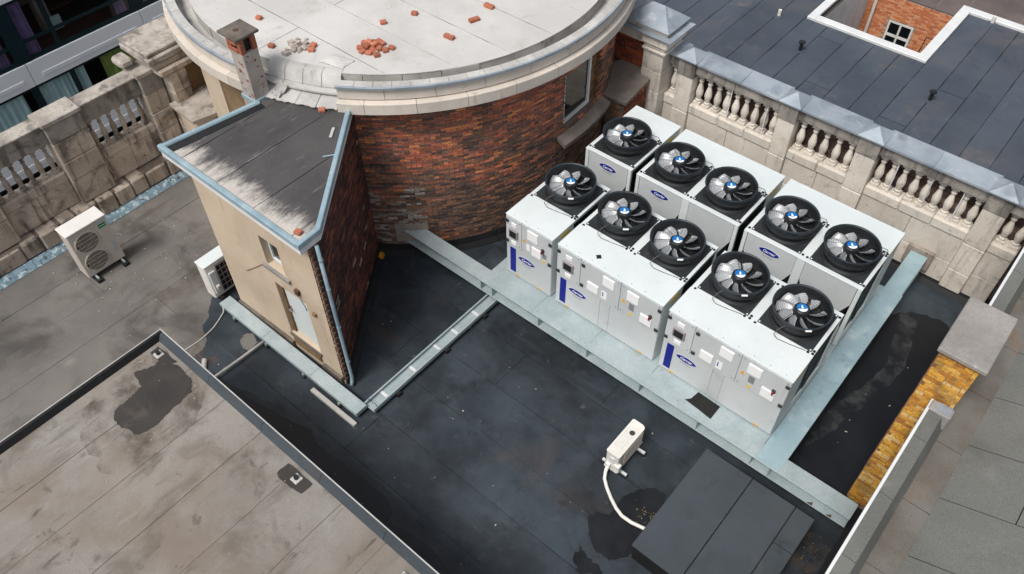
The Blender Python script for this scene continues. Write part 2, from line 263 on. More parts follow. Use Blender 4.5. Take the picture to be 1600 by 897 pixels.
# ------------------------------------------------------------------ mesh helpers (all shapes in world metres)
WL = {}
class MB:
    def __init__(s): s.v = []; s.f = []; s.c = []
    def add(s, vs, fs, col=None):
        k = len(s.v); s.v += [tuple(q) for q in vs]
        for q in fs:
            s.f.append(tuple(i+k for i in q)); s.c.append(col)
        return s
    def convex(s, vs, fs, col=None):
        c = Vector((0, 0, 0))
        for q in vs: c += Vector(q)
        c /= len(vs); out = []
        for q in fs:
            a, b, d = (Vector(vs[q[i]]) for i in (0, 1, 2))
            n = (b-a).cross(d-a)
            m = sum((Vector(vs[i]) for i in q), Vector())/len(q)
            out.append(q if n.dot(m-c) >= 0 else q[::-1])
        return s.add(vs, out, col)
    def box(s, x0, x1, y0, y1, z0, z1, ch=0., col=None):
        if ch <= 0:
            vs = [(x, y, z) for x in (x0, x1) for y in (y0, y1) for z in (z0, z1)]
            return s.convex(vs, [(0, 1, 3, 2), (4, 5, 7, 6), (0, 1, 5, 4), (2, 3, 7, 6), (0, 2, 6, 4), (1, 3, 7, 5)], col)
        ch = min(ch, (x1-x0)*.4, (y1-y0)*.4, (z1-z0)*.4)
        C = ((x0+x1)/2, (y0+y1)/2, (z0+z1)/2); H = ((x1-x0)/2, (y1-y0)/2, (z1-z0)/2)
        vs = []; ix = {}
        for sx in (-1, 1):
            for sy in (-1, 1):
                for sz in (-1, 1):
                    for a in range(3):
                        sg = (sx, sy, sz)
                        ix[(sx, sy, sz, a)] = len(vs)
                        vs.append(tuple(C[i]+sg[i]*(H[i]-(0 if i == a else ch)) for i in range(3)))
        fs = []
        for sg in (-1, 1):
            fs.append([ix[(sg, a, b, 0)] for a, b in ((-1, -1), (1, -1), (1, 1), (-1, 1))])
            fs.append([ix[(a, sg, b, 1)] for a, b in ((-1, -1), (1, -1), (1, 1), (-1, 1))])
            fs.append([ix[(a, b, sg, 2)] for a, b in ((-1, -1), (1, -1), (1, 1), (-1, 1))])
        for a in (-1, 1):
            for b in (-1, 1):
                fs.append([ix[(a, b, -1, 0)], ix[(a, b, 1, 0)], ix[(a, b, 1, 1)], ix[(a, b, -1, 1)]])
                fs.append([ix[(a, -1, b, 0)], ix[(a, 1, b, 0)], ix[(a, 1, b, 2)], ix[(a, -1, b, 2)]])
                fs.append([ix[(-1, a, b, 1)], ix[(1, a, b, 1)], ix[(1, a, b, 2)], ix[(-1, a, b, 2)]])
                for c in (-1, 1): fs.append([ix[(a, b, c, 0)], ix[(a, b, c, 1)], ix[(a, b, c, 2)]])
        return s.convex(vs, [tuple(q) for q in fs], col)
    def prism(s, poly, z0, z1, zf=None, col=None):
        n = len(poly)
        ar = sum(poly[i][0]*poly[(i+1) % n][1]-poly[(i+1) % n][0]*poly[i][1] for i in range(n))
        if ar < 0: poly = poly[::-1]
        g = zf or (lambda x, y: 0)
        vs = [(x, y, z0+g(x, y)) for x, y in poly]+[(x, y, z1+g(x, y)) for x, y in poly]
        fs = [tuple(range(n))[::-1], tuple(range(n, 2*n))]
        fs += [(i, (i+1) % n, n+(i+1) % n, n+i) for i in range(n)]
        return s.add(vs, fs, col)
    def extr(s, poly3, d):
        """flat polygon (3-D points) pushed along d"""
        n = len(poly3); d = Vector(d)
        vs = [tuple(q) for q in poly3]+[tuple(Vector(q)+d) for q in poly3]
        fs = [tuple(range(n)), tuple(range(n, 2*n))[::-1]]+[(i, n+i, n+(i+1) % n, (i+1) % n) for i in range(n)]
        return s.add(vs, fs)
    def cyl(s, p0, p1, r, n=12, r1=None, cap=True):
        p0, p1 = Vector(p0), Vector(p1); r1 = r if r1 is None else r1
        d = (p1-p0).normalized(); u = d.orthogonal().normalized(); w_ = d.cross(u)
        vs = [tuple(p0+(u*math.cos(2*math.pi*i/n)+w_*math.sin(2*math.pi*i/n))*r) for i in range(n)]
        vs += [tuple(p1+(u*math.cos(2*math.pi*i/n)+w_*math.sin(2*math.pi*i/n))*r1) for i in range(n)]
        fs = [(i, (i+1) % n, n+(i+1) % n, n+i) for i in range(n)]
        if cap: fs += [tuple(range(n))[::-1], tuple(range(n, 2*n))]
        return s.add(vs, fs)
    def tube(s, pts, r, n=8):
        P = [Vector(q) for q in pts]; vs = []; fs = []
        prev = None
        for i, q in enumerate(P):
            d = (P[min(i+1, len(P)-1)]-P[max(i-1, 0)]).normalized()
            u = d.orthogonal().normalized() if prev is None else (prev-d*prev.dot(d)).normalized()
            prev = u; w_ = d.cross(u)
            vs += [tuple(q+(u*math.cos(2*math.pi*k/n)+w_*math.sin(2*math.pi*k/n))*r) for k in range(n)]
        for i in range(len(P)-1):
            for k in range(n): fs.append((i*n+k, i*n+(k+1) % n, (i+1)*n+(k+1) % n, (i+1)*n+k))
        fs += [tuple(range(n))[::-1], tuple(range((len(P)-1)*n, len(P)*n))]
        return s.add(vs, fs)
    def lathe(s, prof, cx, cy, n=24, z=0, closed=False, a0=0, a1=2*math.pi):
        full = abs(a1-a0-2*math.pi) < 1e-6; k = n if full else n+1
        vs = [(cx+r*math.cos(a0+(a1-a0)*i/n), cy+r*math.sin(a0+(a1-a0)*i/n), z+h) for r, h in prof for i in range(k)]
        m = len(prof); fs = []
        for j in range(m if closed else m-1):
            for i in range(n):
                a, b = i, (i+1) % k; jj = (j+1) % m
                fs.append((j*k+a, j*k+b, jj*k+b, jj*k+a))
        if closed and not full:
            fs += [tuple(j*k for j in range(m)), tuple(j*k+k-1 for j in range(m))[::-1]]
        return s.add(vs, fs)
    def mesh(s, name, mt, smooth=False, org=(0, 0, 0)):
        me = bpy.data.meshes.new(name)
        ox, oy, oz = org
        me.from_pydata([(x-ox, y-oy, z-oz) for x, y, z in s.v], [], s.f)
        if any(c is not None for c in s.c):
            at = me.color_attributes.new('Col', 'FLOAT_COLOR', 'CORNER')
            buf = []
            for q, c in zip(s.f, s.c): buf += list(c)*len(q)
            at.data.foreach_set('color', buf)
        if smooth: me.polygons.foreach_set('use_smooth', [True]*len(me.polygons))
        me.materials.append(mt if not isinstance(mt, str) else M[mt]); me.update()
        return me
    def build(s, name, mt, parent=None, smooth=False, kind=None, base=False):
        lo = [min(q[i] for q in s.v) for i in range(3)]; hi = [max(q[i] for q in s.v) for i in range(3)]
        c = ((lo[0]+hi[0])/2, (lo[1]+hi[1])/2, lo[2] if base else (lo[2]+hi[2])/2)
        return place(name, s.mesh(name, mt, smooth, c), c, parent, kind)

def place(name, me, loc, parent=None, kind=None, rot=None):
    o = bpy.data.objects.new(name, me); COL.objects.link(o)
    WL[o] = Vector(loc)
    if parent is not None:
        o.parent = parent; o.location = Vector(loc)-WL[parent]
    else: o.location = loc
    if rot: o.rotation_euler = rot
    if kind: o['kind'] = kind
    return o

def thing(name, label, cat, loc=(0, 0, 0), group=None):
    o = bpy.data.objects.new(name, None); COL.objects.link(o); o.location = loc; WL[o] = Vector(loc)
    o.empty_display_size = .2
    return tag(o, label, cat, group)
def tag(o, label, cat, group=None):
    o['label'] = label; o['category'] = cat
    if group: o['group'] = group
    return o
def box(name, mt, parent, x0, x1, y0, y1, z0, z1, ch=0., kind=None):
    return MB().box(x0, x1, y0, y1, z0, z1, ch).build(name, mt, parent, kind=kind)

def clip(poly, a, b, c):
    """keep a*x+b*y<=c"""
    out = []
    for i in range(len(poly)):
        p, q = poly[i], poly[(i+1) % len(poly)]
        dp, dq = a*p[0]+b*p[1]-c, a*q[0]+b*q[1]-c
        if dp <= 0: out.append(p)
        if dp*dq < 0:
            t = dp/(dp-dq); out.append((p[0]+(q[0]-p[0])*t, p[1]+(q[1]-p[1])*t))
    return out
def area(p): return abs(sum(p[i][0]*p[(i+1) % len(p)][1]-p[(i+1) % len(p)][0]*p[i][1] for i in range(len(p))))/2
def strips(parent, polys, axis, pitch, z, mt, off=0., gap=.012, th=.009, cut=None, name='felt_strip', zf=None, keep=None):
    """roll-laid felt: strips run along axis ('x' or 'y'), optionally cut across every `cut` metres"""
    rg = random.Random(int(abs(off)*1000)+len(polys))
    for poly in polys:
        k0 = 1 if axis == 'x' else 0      # coordinate across the strips
        lo = min(p[k0] for p in poly); hi = max(p[k0] for p in poly)
        for k in range(math.floor((lo-off)/pitch)-1, math.ceil((hi-off)/pitch)+1):
            a, b = off+k*pitch+gap/2, off+(k+1)*pitch-gap/2
            na = (0, 1) if k0 == 1 else (1, 0)
            q = clip(clip(poly, na[0], na[1], b), -na[0], -na[1], -a)
            if len(q) < 3 or area(q) < .01: continue
            l0 = min(p[1-k0] for p in q); l1 = max(p[1-k0] for p in q)
            marks = [l0]
            if cut:
                t = l0+rg.uniform(.3, 1)*cut
                while t < l1-.4: marks.append(t); t += cut*rg.uniform(.75, 1.2)
            marks.append(l1)
            for i in range(len(marks)-1):
                c0 = marks[i]+(gap/2 if i else -1); c1 = marks[i+1]-(gap/2 if i < len(marks)-2 else -1)
                nb = (na[1], na[0])
                r = clip(clip(q, nb[0], nb[1], c1), -nb[0], -nb[1], -c0)
                if len(r) < 3 or area(r) < .01: continue
                dz = rg.uniform(-.003, .003)
                r2 = []
                for e in range(len(r)):
                    p, q2 = r[e], r[(e+1) % len(r)]; Le = math.hypot(q2[0]-p[0], q2[1]-p[1]); ks = max(1, min(24, int(Le/.3)))
                    nx, ny = ((q2[1]-p[1])/Le, -(q2[0]-p[0])/Le) if Le > 1e-6 else (0, 0)
                    for s_ in range(ks):
                        f = s_/ks; jj = rg.uniform(-.42, .42)*gap if s_ else 0
                        r2.append((p[0]+(q2[0]-p[0])*f+nx*jj, p[1]+(q2[1]-p[1])*f+ny*jj))
                MB().prism(r2, z-th+dz, z+dz, zf).build(name, mt, parent)

CAMXY = CAM
def bricks(parent, P, s0, s1, z0, z1, mt, colf, hole=None, L=.225, Hh=.075, joint=.011, proud=(.006, .018), single=300, key=None, back=.03, name='brick', seed=1):
    """running-bond bricks; P(s,d,z)->xyz with d the distance out of the face"""
    rg = random.Random(seed); items = []
    nc = int(round((z1-z0)/Hh)); Hh = (z1-z0)/nc
    for r in range(nc):
        s = s0-(L/2 if r % 2 else 0)
        hd = (r % 6 == 3)
        Lr = L/2 if hd else L
        while s < s1-.02:
            a, b = max(s, s0)+joint/2, min(s+Lr, s1)-joint/2
            s += Lr
            if b-a < .03: continue
            za, zb = z0+r*Hh+joint/2, z0+(r+1)*Hh-joint/2
            if hole and hole((a+b)/2, (za+zb)/2): continue
            d = rg.uniform(*proud)
            j = [rg.uniform(-.003, .003) for _ in range(4)]
            vs = [P(a, -back, za), P(b, -back, za), P(b, -back, zb), P(a, -back, zb),
                  P(a+j[0], d, za+j[1]), P(b+j[2], d, za), P(b, d, zb+j[3]), P(a, d, zb)]
            c = colf((a+b)/2, (za+zb)/2, rg)
            items.append((vs, c))
    fs = [(4, 5, 6, 7), (0, 1, 5, 4), (1, 2, 6, 5), (2, 3, 7, 6), (3, 0, 4, 7)]
    key = key or (lambda v: (Vector(v)-CAM).length)
    items.sort(key=lambda it: key(it[0][6]))
    for vs, c in items[:single]: MB().add(vs, fs, c).build(name, mt, parent)
    if len(items) > single:
        m = MB()
        for vs, c in items[single:]: m.add(vs, fs, c)
        m.build(name+'work', mt, parent, kind='stuff')

def ragged(pts, amp=.03, sub=5, seed=3):
    rg = random.Random(seed); out = []
    for i in range(len(pts)):
        a, b = pts[i], pts[(i+1) % len(pts)]
        for k in range(sub):
            t = k/sub; out.append((a[0]+(b[0]-a[0])*t+rg.uniform(-amp, amp), a[1]+(b[1]-a[1])*t+rg.uniform(-amp, amp)))
    return out
def patch(name, mt, pts, z, kind='structure', parent=None, amp=.03, seed=3, th=.004):
    return MB().prism(ragged(pts, amp, 5, seed), z-th, z).build(name, mt, parent, kind=kind if parent is None else None)

def text_mesh(name, txt, size, mt, shear=0., align='CENTER'):
    cu = bpy.data.curves.new(name, 'FONT'); cu.body = txt; cu.size = size; cu.align_x = align; cu.align_y = 'CENTER'
    cu.shear = shear; cu.extrude = .0008; cu.offset = size*.02
    ob = bpy.data.objects.new(name, cu); COL.objects.link(ob)
    dg = bpy.context.evaluated_depsgraph_get()
    me = bpy.data.meshes.new_from_object(ob.evaluated_get(dg)); me.name = name
    bpy.data.objects.remove(ob); bpy.data.curves.remove(cu)
    me.materials.clear(); me.materials.append(M[mt])
    return me
#@@BUILD
# ================================================================== THE SETTING
MB().prism([(-200, -200), (200, -200), (200, 200), (-200, 200)], -14.2, -14).build('street', 'asphalt', kind='structure')
roof = MB().box(-17.45, -.78, -16, 6.25, -14, -.012).build('roof', 'bitumen', kind='structure')
# black felt: strips along x; grey felt on the left terrace: strips along y
BX = -13.2
strips(roof, [[(BX, -9), (-1.06, -9), (-1.06, 5.8), (BX, 5.8)]], 'x', .91, .0, 'black_felt', off=-2.79, cut=8, gap=.006)
strips(roof, [[(-17.0, -9), (BX-.004, -9), (BX-.004, 4), (-17.0, 4)]], 'y', .90, .0, 'grey_felt', off=-14.08, cut=9, gap=.007)
patch('felt_patch', 'grey_felt', [(-13.25, -3.2), (-13.19, -3.98), (-12.99, -4.19), (-12.78, -4.38), (-12.69, -4.58), (-12.34, -4.74), (-12.21, -4.9), (-12.18, -5.11), (-12.54, -5.3), (-12.7, -7), (-13.25, -7)], .006, parent=roof, amp=.02)
patch('felt_patch', 'grey_felt', [(-11.85, -4.3), (-11.89, -4.12), (-11.74, -4.04), (-11.53, -4.13), (-11.48, -4.35), (-11.62, -4.4)], .006, parent=roof, amp=.015, seed=5)
# standing water and damp along the upstand
patch('puddle', 'wet_felt', [(-11.6, -5.2), (-11.32, -5.22), (-10.89, -5.08), (-10.14, -4.96), (-9.69, -4.85), (-9.22, -4.75), (-8.98, -4.85), (-8.63, -4.86), (-8.32, -4.83), (-7.92, -4.81), (-7.51, -4.79), (-7.18, -4.79), (-6.95, -4.89), (-6.89, -5.07), (-6.48, -4.97), (-6.12, -4.92), (-5.76, -4.97), (-5.5, -5.04), (-5.2, -5.2), (-5, -6), (-11.6, -6)], .0095, amp=.02)
patch('tide_mark', 'tide_felt', [(-11.6, -5.1), (-11.2, -5.1), (-10.8, -4.98), (-10.1, -4.84), (-9.6, -4.72), (-9.2, -4.63), (-8.8, -4.72), (-8.3, -4.70), (-7.8, -4.68), (-7.4, -4.66), (-7.0, -4.68), (-6.75, -4.82), (-6.4, -4.84), (-6.0, -4.78), (-5.6, -4.84), (-5.2, -4.98), (-5, -6), (-11.6, -6)], .006, amp=.02, seed=33)
patch('puddle', 'wet_felt', [(-4.41, -2.87), (-4.35, -2.7), (-4.15, -2.62), (-4.17, -2.17), (-4.03, -1.89), (-3.83, -1.71), (-3.62, -1.7), (-3.53, -1.96), (-3.42, -2.37), (-3.42, -2.69), (-3.55, -3.05), (-3.73, -3.23), (-3.97, -3.25), (-4.17, -3.13), (-4.28, -3.01)], .008, amp=.018, seed=8)
patch('puddle', 'wet_felt', [(-4.17, -3.58), (-4.2, -3.33), (-4.08, -3.41), (-3.85, -3.42), (-3.63, -3.46), (-3.94, -3.72)], .008, amp=.03, seed=9)
patch('puddle', 'wet_felt', [(-2.5, -.15), (-1.8, -.2), (-1.1, -.2), (-1.1, 1.2), (-1.1, 3.0), (-1.1, 4.7), (-1.5, 5.0), (-1.9, 4.9), (-2.3, 4.6), (-2.6, 4.2), (-2.6, 2), (-2.5, .8)], .008, amp=.05, seed=10)
patch('silt', 'dust', [(-2.3, 5.0), (-1.95, 5.0), (-1.70, 3.9), (-1.62, 3.3), (-1.74, 2.5), (-1.92, 1.9), (-2.05, 1.2), (-2.28, .6), (-2.33, 1.3), (-2.25, 1.9), (-2.05, 2.5), (-1.92, 3.2), (-2.1, 4.0)], .0125, amp=.03, seed=12)
patch('silt', 'ochre_dust', [(-1.5, -.75), (-1.08, -.75), (-1.08, -1.6), (-1.3, -1.8), (-1.5, -1.4)], .0125, amp=.04, seed=13)
patch('silt', 'ochre_dust', [(-12.4, -4.9), (-11.7, -4.85), (-11.6, -5.25), (-12.2, -5.35)], .0125, amp=.04, seed=14)
patch('silt', 'dust', [(-8.5, -3.9), (-8.2, -3.6), (-7.8, -3.55), (-7.5, -3.75), (-7.9, -4.0), (-8.3, -4.05)], .0125, amp=.05, seed=15)

# ---------------------------------------------------------- raised block with flat roof, lower left
blk = thing('flat_roofed_block', 'low raised block with pale stained felt roof and white edge trim at lower left', 'building', (-8, -9, 0))
ZB = 1.87; bx1, by1 = -11.42, -5.64
box('wall', 'plaster_wall', blk, bx1+.01, -2.2, -16, by1-.01, 0, ZB-.012)
strips(blk, [[(bx1+.07, -16), (-2.3, -16), (-2.3, by1-.11), (bx1+.07, by1-.11)]], 'y', .915, ZB, 'pale_felt', off=-9.55, gap=.015)
# upstands: felt-covered kerb in pieces, white metal drip edge outside
y = -16.0
while y < by1-.1:
    y2 = min(y+1.85, by1)
    MB().extr([(bx1, y+.003, ZB-.2), (bx1+.09, y+.003, ZB-.01), (bx1+.05, y+.003, 2.0), (bx1, y+.003, 2.0)], (0, y2-y-.006, 0)).build('felt_kerb', 'bitumen', blk)
    y = y2
x = bx1+.07
while x < -2.3:
    x2 = min(x+1.35, -2.2)
    MB().extr([(x+.004, by1, ZB-.2), (x+.004, by1-.13, ZB-.01), (x+.004, by1-.06, 2.0), (x+.004, by1, 2.0)], (x2-x-.008, 0, 0)).build('felt_kerb', 'hatch_felt', blk)
    x = x2
box('drip_edge', 'pvc_grey', blk, bx1-.012, bx1+.006, -16, by1+.012, 1.9, 2.010, .003)
box('drip_edge', 'pvc_grey', blk, bx1-.012, -2.2, by1-.006, by1+.012, 1.902, 2.012, .003)
for i, pts in enumerate([[(-10.72, -6.99), (-10.72, -6.76), (-10.76, -6.59), (-10.76, -6.48), (-11.1, -6.39), (-10.98, -6.17), (-10.99, -5.95), (-10.64, -5.86), (-10.28, -5.86), (-10.07, -6.01), (-10.06, -6.2), (-10.03, -6.49), (-9.97, -6.73), (-10.04, -7.02), (-10.35, -7.11), (-10.58, -7.1)],
        [(-11.24, -6.0), (-11.25, -5.84), (-10.99, -5.83), (-10.74, -5.83), (-10.84, -6.02)], [(-7.9, -6.06), (-7.9, -5.84), (-7.36, -5.83), (-7.37, -6.05), (-7.6, -6.08), (-7.81, -6.09)]]):
    patch('damp_patch', 'damp_felt', pts, ZB+.009+.003*i, parent=blk, amp=.02 if i == 0 else .008, seed=20+i)
patch('damp_margin', 'damp_halo', [(-11.2, -7.0), (-11.2, -6.3), (-11.25, -5.85), (-10.6, -5.83), (-9.9, -5.84), (-9.6, -6.2), (-9.5, -6.8), (-9.3, -7.4), (-9.9, -7.7), (-10.6, -7.6), (-11.0, -7.4)], ZB+.0065, parent=blk, amp=.06, seed=61, th=.002)
for q in ((-11.1, -5.93), (-7.6, -5.93), (-5.34, -5.95)):
    d = MB().box(q[0]-.07, q[0]+.07, q[1]-.07, q[1]+.07, ZB, ZB+.03, .008).build('drain_flange', 'pvc_grey', blk)
    MB().cyl((q[0], q[1], ZB+.03), (q[0], q[1], ZB+.09), .035, 12).build('vent_stub', 'black_plastic', d)

# ---------------------------------------------------------- neighbouring roof on the right with gutter and white trim
nb = thing('neighbouring_building', 'grey granule felt roof with gutter behind a white trimmed parapet at right', 'building', (3, -3, -14))
PX = -1.07; PT = 3.40
box('wall', 'plaster_wall', nb, PX+.13, PX+.18, -16, 6.2, -14, PT-.06)
box('drip_edge', 'white_metal', nb, PX-.02, PX+.018, -16, .1, PT-.09, PT, .004)
box('drip_edge', 'white_metal', nb, PX-.02, PX+.018, 1.1, 5.7, PT-.09, PT, .004)
def capfelt(y0, y1):
    y = y0
    while y < y1:
        y2 = min(y+1.05, y1)
        MB().extr([(PX+.02, y+.005, PT-.03), (PX+.02, y+.005, PT-.005), (PX+.2, y+.005, PT-.02), (PX+.30, y+.005, PT-.32), (PX+.24, y+.005, PT-.36)], (0, y2-y-.01, 0)).build('felt_capping', 'granule_felt', nb)
        y = y2
capfelt(-9, .1); capfelt(1.1, 5.8)
zg = 3.03
y = -9
while y < 9:
    MB().box(PX+.24, -.40, y+.006, y+1.1-.006, zg-.02, zg+random.uniform(0, .006)).build('gutter_sheet', 'gutter_dirt', nb); y += 1.1
SL = .22
for r in range(-9, 11):
    for k in range(6):
        x0 = -.42+k*1.75-(.9 if r % 2 else 0); x1 = x0+1.75
        x0 = max(x0, -.42)
        if x1-x0 < .2: continue
        g = .007; q = []
        for (xx, tt) in ((x0+g, 0+g), (x1-g, 0+g), (x1-g, 1.0-g), (x0+g, 1.0-g)): q.append((xx, r*1.0+tt+.14*(xx+.42)))
        MB().prism(q, zg-.004, zg+.006, lambda X_, Y_: SL*(X_+.42)).build('felt_sheet', 'granule_felt', nb)
MB().prism([(-.44, -16), (10.5, -16), (10.5, 14), (-.44, 14)], zg-.4, zg-.008, lambda X_, Y_: SL*(X_+.42)).build('roof_deck', 'bitumen', nb)
box('parapet_stop', 'concrete', nb, PX-.0, PX+.3, -.09, .09, PT-.28, PT+.03, .02)
MB().box(PX+.08, PX+.27, -.075, .075, PT+.031, PT+.036).build('lead_patch', 'lead', nb)

# yellow chimney straddling the parapet
ch = thing('brick_chimney', 'tall yellow brick chimney under a flat concrete slab beside the right parapet', 'chimney', (-1.0, .6, 0))
cx0, cx1, cy0, cy1, ct = -1.31, -.80, .17, 1.16, 4.24
box('core', 'mortar_pale', ch, cx0+.02, cx1-.02, cy0+.02, cy1-.02, 0, ct)
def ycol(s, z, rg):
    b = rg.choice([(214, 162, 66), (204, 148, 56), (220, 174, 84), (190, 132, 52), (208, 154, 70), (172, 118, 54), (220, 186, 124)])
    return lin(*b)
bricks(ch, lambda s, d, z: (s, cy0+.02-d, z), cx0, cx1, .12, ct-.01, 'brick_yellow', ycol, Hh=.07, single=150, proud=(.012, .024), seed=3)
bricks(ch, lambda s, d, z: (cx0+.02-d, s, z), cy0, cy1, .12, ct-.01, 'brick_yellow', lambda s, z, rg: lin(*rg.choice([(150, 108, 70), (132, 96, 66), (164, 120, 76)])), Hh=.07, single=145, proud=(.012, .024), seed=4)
bricks(ch, lambda s, d, z: (cx1-.02+d, s, z), cy0, cy1, 3.2, ct-.01, 'brick_yellow', ycol, Hh=.07, single=0, proud=(.012, .022), seed=5, name='side_brick')
MB().box(-1.36, -.73, .10, 1.24, ct, ct+.075, .012).build('cap_slab', 'concrete', ch)

# ---------------------------------------------------------- building behind with courtyard
ZU = -2.0
ub = thing('courtyard_building', 'lower building with slate blue felt roof and white edged brick courtyard behind the balustrade', 'building', (-6, 16, -14))
hx0, hx1, hy0, hy1 = -9.59, -6.17, 16.99, 20.64
yb0 = 6.27
for i, (a, b, c, d) in enumerate([(-34, hx0, yb0, 26), (hx0, hx1, yb0, hy0), (hx1, 14, yb0, hy1)]):
    box('wall', 'plaster_wall', ub, a+.003, b-.003, c, d, -14, ZU-.1); box('roof_deck', 'bitumen', ub, a+.003, b-.003, c, d, ZU-.099, ZU-.012)
strips(ub, [[(-22, yb0), (hx0-.02, yb0), (hx0-.02, 24), (-22, 24)], [(hx0-.02, yb0), (hx1+.02, yb0), (hx1+.02, hy0-.02), (hx0-.02, hy0-.02)], [(hx1+.02, yb0), (6, yb0), (6, hy1-.02), (hx1+.02, hy1-.02)]], 'y', .815, ZU, 'slate_felt', off=-5.05, cut=14, gap=.022)
def curb(a, b, c, d): box('edge_trim', 'white_metal', ub, a, b, c, d, ZU-.25, ZU+.09, .01)
curb(hx0-.02, hx1-.02, hy0-.30, hy0); curb(hx1-.02, hx1+.30, hy0-.30, hy1+.02); curb(hx1+.301, 14, hy1-.28, hy1+.02); curb(hx0-.30, hx0-.021, hy0-.30, 26)
for i, (xx, yy, mt_, hh) in enumerate([(-10.67, 16.24, 'white_plastic', .22), (-9.18, 14.85, 'black_plastic', .3), (-5.03, 14.95, 'black_plastic', .3), (-5.1, 20.3, 'white_plastic', .25), (-16.3, 15, 'black_plastic', .3)]):
    st = MB().cyl((xx, yy, ZU), (xx, yy, ZU+hh), .055, 12).build('vent_pipe', mt_, ub)
    if mt_ == 'black_plastic': MB().lathe([(.0, .36), (.1, .33), (.11, .29), (.055, .28)], xx, yy, 12, ZU).build('cowl', mt_, st)
    MB().lathe([(.16, .0), (.15, .012), (.055, .02)], xx, yy, 14, ZU+.001).build('flashing_collar', 'slate_felt', st)
# courtyard walls
yw = 22.0
cw = box('courtyard_wall', 'mortar_pale', ub, -12, hx1+1.2, yw, yw+.4, -14, -3.12)
def rcol(s, z, rg): return lin(*rg.choice([(206, 134, 92), (196, 122, 82), (216, 146, 102), (186, 112, 78), (212, 154, 118)]))
wx0, wx1, wz0, wz1 = -8.62, -7.68, -5.2, -4.02
bricks(cw, lambda s, d, z: (s, yw-d, z), -10.1, hx1+.5, -5.3, -3.13, 'brick_clean', rcol, hole=lambda s, z: wx0-.03 < s < wx1+.03 and z < wz1+.03, Hh=.078, single=300, seed=6)
win = MB()
for a, b, c, d in [(wx0, wx0+.07, wz0, wz1), (wx1-.07, wx1, wz0, wz1), (wx0+.07, wx1-.07, wz1-.07, wz1), (wx0+.07, wx1-.07, -4.62, -4.52), (-8.185, -8.115, wz0, -4.62), (-8.185, -8.115, -4.52, wz1-.07)]:
    win.box(a, b, yw-.03, yw-.005, c, d)
wo = win.build('window', 'white_render', ub)
for a, b in ((wx0+.07, -8.185), (-8.115, wx1-.07)):
    for c, d in ((wz0, -4.62), (-4.52, wz1-.07)): box('pane', 'glass_dark', wo, a, b, yw-.012, yw-.008, c, d)
box('side_wall', 'white_render', ub, hx0-.03, hx0-.001, hy0+.05, 21.98, -14, ZU-.26)
MB().cyl((-9.3, 21.9, -9), (-9.3, 21.9, -2.3), .06, 10).build('downpipe', 'white_plastic', ub)
MB().cyl((-6.5, 21.85, -5), (-6.35, 21.85, -2.6), .02, 8).build('conduit', 'white_plastic', ub)
ld = MB()
for dx in (0, .3): ld.cyl((-7.25+dx, 21.8, -5.6), (-7.05+dx, 21.5, -3.9), .02, 6)
for k in range(7):
    t = k/6; xx, yy, zz = -7.25+.2*t, 21.8-.3*t, -5.6+1.7*t
    ld.cyl((xx, yy, zz), (xx+.3, yy, zz), .014, 6)
lo = ld.build('ladder', 'rust'); tag(lo, 'small dark ladder leaning inside the brick courtyard', 'ladder')
br = box('rear_building', 'plaster_wall', None, -30, 20, yw+.4, 60, -14, -3.1); tag(br, 'brown flat roofed building beyond the brick courtyard', 'building')
strips(br, [[(-14, yw), (8, yw), (8, 34), (-14, 34)]], 'y', .9, -3.08, 'brown_roof', off=-7.3, gap=.02)

# ---------------------------------------------------------- office building across the street (upper left)
ob = thing('office_building', 'modern office facade with pale metal panels and dark curtained windows across the street', 'building', (-32, 1, -14))
FX = -28.0
box('core', 'interior', ob, -40, -31.5, -16, 24, -14, 6)
bay = 4.18
for z0, z1 in ((-3.16, -2.36), (-.35, .45), (-6.0, -5.2), (-8.8, -8.0)):
    for k in range(-3, 6):
        y0 = -1.16+k*bay
        p = MB().box(FX-.25, FX, y0+.012, y0+bay-.012, z0, z1, .006).build('spandrel_panel', 'office_panel', ob)
        if z0 < .4: MB().box(FX, FX+.02, y0+.35, y0+bay-.3, z0+.20, z0+.34, .006).build('reveal_strip', 'office_panel', p)
    box('floor_slab', 'interior_floor', ob, -31.5, FX-.26, -16, 24, z1-.3, z1-.02)
for z0, z1 in ((-2.36, -.35), (-5.2, -3.16), (-8.0, -6.0)):
    for k in range(-3, 6):
        y0 = -1.38+k*bay; up = z0 > -3
        f = MB(); ya, yb = y0, y0+bay
        f.box(FX-.14, FX-.04, ya, ya+.5 if up else ya+.24, z0, z1)             # pier
        f.box(FX-.12, FX-.05, ya+.24, yb, z0+.005, z0+.14); f.box(FX-.12, FX-.05, ya+.24, yb, z1-.1, z1-.005)
        f.box(FX-.12, FX-.05, y0+1.42, y0+1.56, z0+.14, z1-.1)
        if up: f.box(FX-.115, FX-.055, ya+.5, yb, -1.76, -1.66)
        fo = f.build('window_frame', 'teal_frame', ob)
        for a, b in ((ya+.24, y0+1.42), (y0+1.56, yb)):
            box('pane', 'glass', fo, FX-.095, FX-.088, a, b, z0+.13, z1-.09)
def curtain(ya, yb, z0, z1, mt_, wl=.16):
    n = max(8, int((yb-ya)/.025)); vs = []; 
    for i in range(n+1):
        t = ya+(yb-ya)*i/n; xx = FX-.19+.03*math.sin(t*2*math.pi/wl)+.02*math.sin(t*17)
        vs += [(xx, t, z0), (xx, t, z1)]
    return MB().add(vs, [(2*i, 2*i+2, 2*i+3, 2*i+1) for i in range(n)]).build('curtain', mt_, ob, smooth=True)
